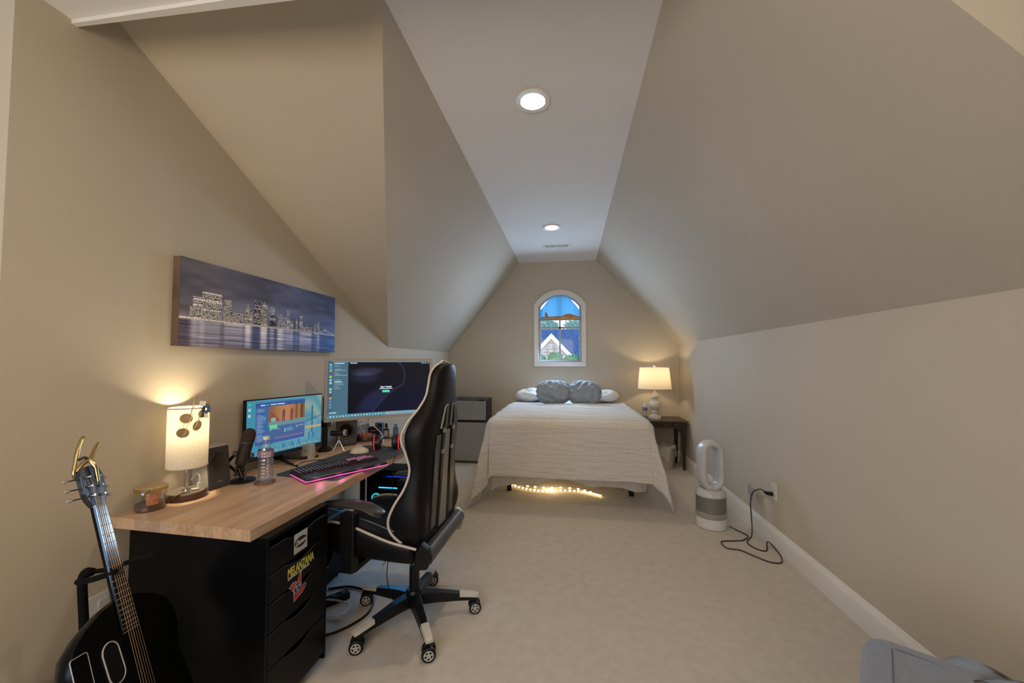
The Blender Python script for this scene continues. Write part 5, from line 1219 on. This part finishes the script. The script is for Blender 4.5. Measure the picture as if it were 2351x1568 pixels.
# ================================================================== GAMING CHAIR (faces the desk, -x)
def chair():
    t=thing('gaming_chair','black gaming chair with cream piping pushed toward the desk','chair',(-.81,2.0,0),math.radians(-4))
    # base
    st=M_black; HB=.118
    angs=[math.radians(a) for a in (22,96,170,242,308)]
    hub=MB().lathe([(.0,.075),(.035,.075),(.042,.085),(.042,.14),(.034,.15)],24).build('hub',st,t,smooth=40)
    for a in angs:
        M=Matrix.Rotation(a,4,'Z')
        l=MB().loft([[(x,-w,z0),(x,w,z0),(x,w*.8,z1),(x,-w*.8,z1)] for x,w,z0,z1 in ((.02,.030,.078,.135),(.12,.025,.078,.128),(.24,.020,.072,.108),(.315,.019,.066,.096),(.33,.015,.068,.090))],M=M).build('base_leg',st,t,bevel=.003)
        MB().loft([[(x,-w,z0),(x,w,z0),(x,w*.8,z1),(x,-w*.8,z1)] for x,w,z0,z1 in ((.235,.0215,.092,.1115),(.318,.0205,.082,.0985),(.334,.016,.078,.0925))],M=M).build('leg_cap',M_cream,l,bevel=.002)
    def caster(a,first=[None]):
        c=(.315*math.cos(a),.315*math.sin(a)); dirn=Vector((.41,-.91,0))
        if first[0] is None:
            parts=[]
            w=MB(); 
            for s in (-1,1): w.tube([Vector((0,0,.032))+dirn*(s*.020-.009),Vector((0,0,.032))+dirn*(s*.020+.009)],.032,24)
            pw=w.build('caster_wheels',M_black,t,smooth=40,bevel=.003)
            side=Vector((dirn.y,-dirn.x,0))
            MM=mframe(tuple(Vector((0,0,.032))+dirn*.0295),(-dirn.y,dirn.x,0),(0,0,1))
            if (MM.to_3x3()@Vector((0,0,1))).dot(dirn)<0: MM=mframe(tuple(Vector((0,0,.032))+dirn*.0295),(dirn.y,-dirn.x,0),(0,0,1))
            hb=MB(); 
            hb.loft([[(r*math.cos(2*PI*k/30),r*math.sin(2*PI*k/30),z) for k in range(30)] for r,z in ((.0225,0),(.0225,.0012),(.0175,.0012),(.0175,0))],loop=True,M=MM)
            for k in range(5):
                q=2*PI*k/5+PI/2; ca,sa=math.cos(q),math.sin(q); hb.add([(-sa*.005,ca*.005,.0008),(sa*.005,-ca*.005,.0008),(ca*.0185+sa*.0035,sa*.0185-ca*.0035,.0008),(ca*.0185-sa*.0035,sa*.0185+ca*.0035,.0008)],[(0,1,2,3)],MM)
            hb.lathe([(0,.0016),(.007,.0014),(.008,0)],14,MM)
            h2=hb.build('hub_cap',mat('hub_cap_cream',(.42,.40,.36),rough=.4),None); 
            fk=MB().box((-.016,-.016,.030),(.016,.016,.078)).build('fork',M_black,None,bevel=.004)
            first[0]=(pw,h2,fk)
            h2.parent=pw; fk.parent=pw; pw.location=(c[0],c[1],0); pw.name='caster'
        else:
            pw,h2,fk=first[0]; p=pw.copy(); COL.objects.link(p); p.parent=t; p.location=(c[0],c[1],0)
            for q in (h2,fk): z=q.copy(); COL.objects.link(z); z.parent=p
    for a in angs: caster(a)
    MB().cyl((0,0,.13),(0,0,.27),.026,n=20).build('gas_lift_sleeve',M_black,t,smooth=40)
    MB().cyl((0,0,.27),(0,0,.36),.016,n=20).build('gas_lift_rod',M_charcoal,t,smooth=40)
    MB().box((-.15,-.09,.335),(.13,.09,.375)).build('tilt_mechanism',M_black,t,bevel=.006)
    # seat: sections from front to rear
    rings=[]; pip=[[],[]]; pipf=[]
    secs=[(-.405,.225,.45,.47,.47),(-.395,.245,.40,.52,.505),(-.36,.262,.38,.555,.515),(-.30,.268,.375,.575,.505),(-.20,.268,.37,.565,.495),(-.10,.265,.37,.535,.49),(0,.26,.37,.505,.485),(.08,.255,.37,.49,.48),(.13,.25,.38,.48,.475)]
    lo=lambda z: .6*max(0,z-.50)
    for x,w,zb_,zs,zc in secs:
        rings.append([(x,-w*.9,zb_),(x,0,zb_-.003),(x,w*.9,zb_),(x,w,(zb_+zs)/2),(x,w,zs-.012-lo(zs)),(x,w*.9,zs-lo(zs)),(x,w*.66,zs-.006-lo(zs)),(x,w*.55,zc),(x,0,zc),(x,-w*.55,zc),(x,-w*.66,zs-.006),(x,-w*.9,zs),(x,-w,zs-.012),(x,-w,(zb_+zs)/2)])
        pip[0].append((x,-w*1.0,zs-.006)); pip[1].append((x,w*1.0,zs-.006-lo(zs)))
    MB().loft(rings).build('seat',M_leather,t,subsurf=2)
    for p in pip:
        q=[(-.402,p[0][1]*.97,.40)]+[(-.41,p[0][1]*.99,.45)]+p
        MB().tube(spline(q,5),.006,8).build('seat_piping',M_cream,t,smooth=60)
    # grey inserts on the bolster ends
    MB().tube(spline([(-.36,-.20,.545),(-.20,-.185,.558),(-.05,-.18,.52),(.06,-.18,.495)],6),.003,6).build('seat_piping',M_greyvinyl,t,smooth=60)
    # armrests
    for s in (-1,1):
        y=s*.268; sh_=0 if s<0 else .08
        MB().loft([[(x0,y-.026,z),(x1,y-.026,z),(x1,y+.026,z),(x0,y+.026,z)] for x0,x1,z in ((-.235,-.165,.35),(-.235,-.165,.48),(-.240,-.165,.62))]).build('armrest_post',M_black,t,bevel=.006)
        MB().box((-.235,min(y,s*.12),.345),(-.165,max(y,s*.12),.372)).build('armrest_bracket',M_black,t,bevel=.004)
        rg=[]
        for x,w,zc,h in [(a_+sh_,b_,c_+.014,d_) for a_,b_,c_,d_ in ((-.345,.020,.634,.008),(-.335,.034,.636,.013),(-.28,.043,.644,.015),(-.18,.044,.648,.016),(-.11,.046,.640,.015),(-.06,.046,.622,.013),(-.035,.036,.610,.010),(-.028,.020,.606,.006))]:
            rg.append([(x,y+w*math.cos(a)*(1 if abs(math.cos(a))<.9 else 1),zc+h*math.sin(a)+(.006*math.cos(a)*0)) for a in [2*PI*k/16 for k in range(16)]])
        MB().loft(rg).build('armrest_pad',mat('pad_rubber',(.03,.028,.027),rough=.33),t,smooth=60)
    # backrest
    secs=[ # z, half width, wing forward, back plane x, inner forward
     (.415,.175,.050,.135,.05),(.47,.225,.085,.140,.06),(.53,.252,.150,.144,.065),(.59,.262,.172,.148,.07),(.66,.258,.150,.152,.07),(.74,.240,.105,.156,.07),(.82,.226,.088,.160,.07),(.90,.236,.112,.165,.07),
     (.97,.246,.140,.171,.068),(1.04,.230,.125,.178,.066),(1.10,.180,.096,.184,.064),(1.16,.142,.078,.190,.064),(1.22,.128,.074,.194,.064),(1.27,.120,.070,.196,.062),(1.305,.098,.056,.196,.05),(1.325,.055,.040,.194,.036)]
    rings=[]; tipL=[]; tipR=[]
    for z,w,f,xb,fi in secs:
        f*=.9
        X=lambda q: xb-q
        rb=.045*math.exp(-((z-.57)/.08)**2)
        fi=min(fi,f*.95)
        rings.append([(X(-.006),0,z),(X(-.004),.35*w,z),(X(.0),.66*w,z),(X(.014-rb),.90*w,z),(X(f*.5-rb),(.985+rb)*w,z),(X(f*.94),w,z),(X(f),.94*w,z),(X(f*.96),.84*w,z),(X(fi),.60*w,z),(X(fi*.95),.3*w,z),(X(fi*.95),0,z)]
          +[(X(fi*.95),-.3*w,z),(X(fi),-.60*w,z),(X(f*.96),-.84*w,z),(X(f),-.94*w,z),(X(f*.94),-w,z),(X(f*.5-rb),-(.985+rb)*w,z),(X(.014-rb),-.90*w,z),(X(.0),-.66*w,z),(X(-.004),-.35*w,z)])
        tipL.append((X(f*1.0),-w*1.0,z)); tipR.append((X(f*1.0),w*1.0,z))
    MB().loft(rings).build('backrest',M_leather,t,subsurf=2)
    MB().tube(spline(tipL+[(.145,0,1.335)]+tipR[::-1],5),.0062,8).build('back_piping',M_cream,t,smooth=60)
    # rear face details, following the back surface
    def bx(z):
        zs=[s[0] for s in secs]; return float(np.interp(z,zs,[s[3] for s in secs]))+.0062
    def strip(name,pts,m,th=.004):  # pts: list of (z, y0, y1)
        MB().loft([[(bx(z)-.004,a,z),(bx(z)-.004,b,z),(bx(z)+th,b,z),(bx(z)+th,a,z)] for z,a,b in pts]).build(name,m,t,smooth=30)
    strip('rear_panel',[(.50,-.045,.045),(.6,-.040,.040),(.75,-.034,.034),(.9,-.034,.034),(.98,-.030,.030)],M_greyvinyl)
    for s in (-1,1):
        strip('rear_stripe',[(.50,s*.075,s*.05),(.6,s*.075,s*.045),(.75,s*.066,s*.040),(.9,s*.064,s*.038),(.97,s*.062,s*.040)],M_matte,.003)
        strip('rear_stripe',[(.52,s*.14,s*.085),(.7,s*.135,s*.083),(.9,s*.13,s*.075),(.97,s*.12,s*.072)],mat('painted_rear_sheen',(.05,.05,.052),rough=.3),.002)  # lighter strips paint the leather's reflections into the colour
        # harness slot with its frame
        pts=[(1.00,s*.095),(1.00,s*.030),(1.115,s*.034),(1.105,s*.062)]
        MB().add([(bx(z)+.003,y,z) for z,y in pts]+[(bx(z)-.004,y,z) for z,y in pts],[(0,1,2,3),(0,1,5,4),(1,2,6,5),(2,3,7,6),(3,0,4,7)]).build('harness_slot',M_matte,t)
        MB().tube([(bx(z)+.002,y,z) for z,y in pts],.005,6,closed=True).build('slot_frame',M_greyvinyl,t,smooth=60)
        strip('strap',[(.74,s*.052,s*.072),(.86,s*.052,s*.070),(1.01,s*.050,s*.068)],M_black,.008)
        for z in (.985,.88): MB().box((bx(z)+.004,s*.06-.014,z-.010),(bx(z)+.014,s*.06+.014,z+.010)).build('buckle',mat('buckle_metal',(.35,.32,.28),rough=.3,metal=.8),t,bevel=.002)
    # hinge covers and cross tube between them
    MB().tube([(.16,-.215,.425),(.16,.215,.455)],.038,16).build('cross_tube',mat('tube_cover',(.05,.05,.055),rough=.3),t,smooth=40)
    for s in (-1,1):
        MB().prism([(.11,.37),(.175,.38),(.19,.42),(.185,.475),(.15,.50),(.12,.45)],s*.225-.014,s*.225+.014,mframe((0,0,0),(1,0,0),(0,0,1)) ).build('hinge_cover',M_cream if s<0 else M_black,t,bevel=.004)
    MB().tube([(.05,.26,.40),(.12,.275,.405),(.15,.28,.395)],[.005,.006,.008],8).build('recline_lever',M_silver,t,smooth=50)
    # head pillow on the front
    p=MB().ball((.105,0,1.20),.05,16,10,(.55,1.9,1.35)).build('head_pillow',M_leather,t,smooth=60)
chair()
# ================================================================== GUITAR, CAPO, STAND
def guitar():
    N=Vector((-1.48,1.058,.874)); d=Vector((.40,-.045,-.915)).normalized(); n=Vector((.865,.325,.36)); n=(n-d*n.dot(d)).normalized(); w=d.cross(n); 
    if w.y<0: w=-w
    # local frame: x = w (to the right), y = -d (up the neck), z = n (face)
    L=mframe((0,0,0),tuple(w),tuple(-d))
    if (L.to_3x3()@Vector((0,0,1))).dot(n)<0: print('guitar frame flipped')
    t=thing('guitar','black travel guitar leaning in its stand beside the drawer unit','guitar',N)
    gl=mat('gloss_black',(.003,.003,.0035),rough=.3,spec=.25)
    out=[(0,-.285),(.028,-.290),(.07,-.300),(.13,-.325),(.175,-.36),(.195,-.41),(.190,-.46),(.172,-.52),(.178,-.58),(.192,-.64),(.180,-.70),(.13,-.745),(.06,-.762),(0,-.765)]
    poly=out+[(-x,y) for x,y in out[::-1][1:-1]]
    MB().loft([[(x*k,y*k+(1-k)*-.52,z) for x,y in poly] for k,z in ((.80,-.066),(.93,-.052),(.985,-.03),(1,-.012),(.99,-.002))],M=L).build('body',gl,t,smooth=40)
    wl=mat('white_inlay_line',(.45,.45,.47))
    def outline(name,pts,r=.0016): MB().tube([L@Vector((x,y,-.001)) for x,y in pts],r,6,closed=True).build(name,wl,t,smooth=60)
    c0,c1,R=(-.072,-.405),(-.072,-.465),.030
    cap=arc((-.074,-.415),.027,0,180,10)+arc((-.070,-.475),.027,180,360,10); outline('sound_hole_rim',cap,.0020)
    MB().prism(cap,-.0012,-.0006,L).build('sound_hole',M_matte,t)
    scr=[(-.196+.003,-.385),(-.150,-.372),(-.140,-.378),(-.138,-.47),(-.146,-.476),(-.188,-.476)]; outline('control_panel_rim',rrect(-.190,-.478,-.140,-.378,.007),.0013)
    MB().prism(rrect(-.189,-.477,-.141,-.379,.006),-.0012,-.0004,L).build('control_panel',mat('dark_screen',(.004,.004,.005),rough=.15),t)
    MB().prism(rrect(-.055,-.66,.055,-.635,.006),-.001,.008,L).build('bridge',M_matte,t)
    # neck and fretboard
    MB().loft([[(-hw_,y,0),(hw_,y,0),(hw_*.9,y,-.010),(0,y,-.018),(-hw_*.9,y,-.010)] for y,hw_ in ((0,.0205),(-.30,.026))],M=L).build('neck',gl,t,smooth=50)
    MB().loft([[(-a,y,0.0),(a,y,0.0),(a*.96,y,.0055),(-a*.96,y,.0055)] for y,a in ((0,.021),(-.392,.0275))],M=L).build('fretboard',mat('fretboard_dark',(.008,.010,.014),rough=.12,spec=.6),t)
    MB().box((-.021,-.002,.0),(.021,.003,.0085),L).build('nut',wl,t)
    fm=mat('fret_wire',(.62,.58,.50),rough=.3,metal=.7)
    sc=.582
    for k in range(1,20):
        y=-sc*(1-2**(-k/12)); a=.021+.0065*(-y/.392)
        MB().tube([L@Vector((-a,y,.0058)),L@Vector((a,y,.0058))],.0011,6).build('fret',fm,t)
    for y in (-.10,-.18,-.245,-.30,-.335): MB().lathe([(0,.0058),(.002,.0058)],10,L@Matrix.Translation((0,y,0))).build('fret_dot',wl,t)
    sm=mat('bronze_string',(.42,.27,.17),rough=.35,metal=.8)
    pegs=[(-.019,.035),(-.0195,.065),(-.019,.095),(.019,.035),(.0195,.065),(.019,.095)]
    for k in range(6):
        x0=-.0165+.0066*k; x1=-.024+.0096*k; pg=pegs[[0,1,2,5,4,3][k]]
        MB().tube([L@Vector((pg[0]*.9,pg[1],.010)),L@Vector((x0,0,.0095)),L@Vector((x1,-.645,.0125))],[.0006,.0006,.0006] if k>2 else [.0009,.0009,.0009],5).build('string',sm,t)
    hp=[(-.021,0),(-.034,.022),(-.040,.045),(-.041,.10),(-.032,.126),(0,.134),(.032,.126),(.041,.10),(.040,.045),(.034,.022),(.021,0)]
    MB().prism(hp,-.012,.003,L).build('headstock',mat('headstock_black',(.02,.022,.03),rough=.3),t,bevel=.002)
    for x,y in pegs:
        s=-1 if x<0 else 1
        p=MB().tube([L@Vector((x,y,.003)),L@Vector((x,y,.012))],[.0048,.0035],12).build('tuning_post',M_chrome,t,smooth=40)
        q=MB().tube([L@Vector((s*.038,y,-.010)),L@Vector((s*.060,y,-.014))],.0022,8); q.build('tuner_shaft',M_charcoal,p,smooth=40)
        MB().ball((0,0,0),.0085,10,8,(1.1,.75,.45),L@Matrix.Translation((s*.069,y,-.016))).build('tuner_button',M_silver,p,smooth=60)
    # capo (its own thing)
    c=thing('guitar_capo','gold spring capo clamped on the top of the guitar headstock','capo',N+L.to_3x3()@Vector((0,.12,0)))
    K=L.copy()
    gm=M_gold
    MB().tube([K@Vector(p) for p in ((.004,-.045,.012),(.002,.0,.016),(-.004,.022,.014),(.0,.036,.006))],[.0045,.006,.007,.006],10).build('front_bar',gm,c,smooth=50)
    MB().tube(spline([K@Vector(p) for p in ((.0,.030,.008),(.018,.052,.006),(.040,.078,.004),(.052,.088,.002))],6),[.006]*6+[.0055]*6+[.004]*7,10).build('handle',gm,c,smooth=60)
    MB().tube(spline([K@Vector(p) for p in ((-.034,-.022,-.018),(-.038,.005,-.012),(-.022,.060,-.004),(-.002,.100,.0),(.006,.112,.0))],6),[.005]*10+[.0065]*10+[.005]*5,10).build('handle',gm,c,smooth=60)
    MB().tube([K@Vector(p) for p in ((-.034,.0,-.010),(-.018,.022,.0),(.0,.032,.008))],[.005,.0065,.006],10).build('hinge_arm',gm,c,smooth=50)
    MB().tube(spline([K@Vector(p) for p in ((-.026,.036,-.002),(-.014,.040,.004),(-.004,.034,.006))],6),.0045,8).build('spring',M_charcoal,c,smooth=50)
    # stand
    s=thing('guitar_stand','black tubular guitar stand hooking around the guitar neck','stand',(0,0,0))
    foam=mat('black_foam',(.004,.004,.004),rough=.8,spec=.12)
    post=[(-1.62,1.13,.03),(-1.615,1.133,.25),(-1.619,1.13,.43),(-1.625,1.125,.56),(-1.623,1.123,.605),(-1.605,1.120,.628),(-1.575,1.115,.632)]
    MB().tube(spline(post,6),[.0125]*37,12).build('post',foam,s,smooth=60)
    MB().tube(spline([(-1.575,1.115,.632),(-1.54,1.055,.638),(-1.50,1.035,.650),(-1.44,1.027,.668),(-1.375,1.035,.690)],6),.0085,10).build('hook',foam,s,smooth=60)
    MB().tube(spline([(-1.575,1.115,.632),(-1.52,1.13,.640),(-1.45,1.122,.668),(-1.36,1.085,.705),(-1.25,1.04,.745)],6),.0075,10).build('hook',foam,s,smooth=60)
    for p0,p1 in (((-1.62,1.13,.10),(-1.25,1.22,.02)),((-1.62,1.13,.10),(-1.30,.86,.02)),((-1.62,1.13,.10),(-1.68,1.25,.02))): MB().tube([p0,p1],.010,10).build('leg',foam,s,smooth=50)
    MB().tube([(-1.62,1.13,.14),(-1.36,1.10,.10),(-1.28,1.10,.10)],.009,10).build('yoke_bar',foam,s,smooth=50)
    for y in (1.00,1.20): MB().tube([(-1.33,1.10,.10),(-1.26,y,.10),(-1.20,y,.135)],.009,10).build('yoke_arm',foam,s,smooth=50)
    b=MB().prism(rrect(-.05,-.04,.05,.04,.004),0,.29).build('white_box',M_white,None,bevel=.002); b.location=(-1.665,1.03,0); tag(b,'white box on the floor behind the guitar, cut by the left frame edge','box')
guitar()
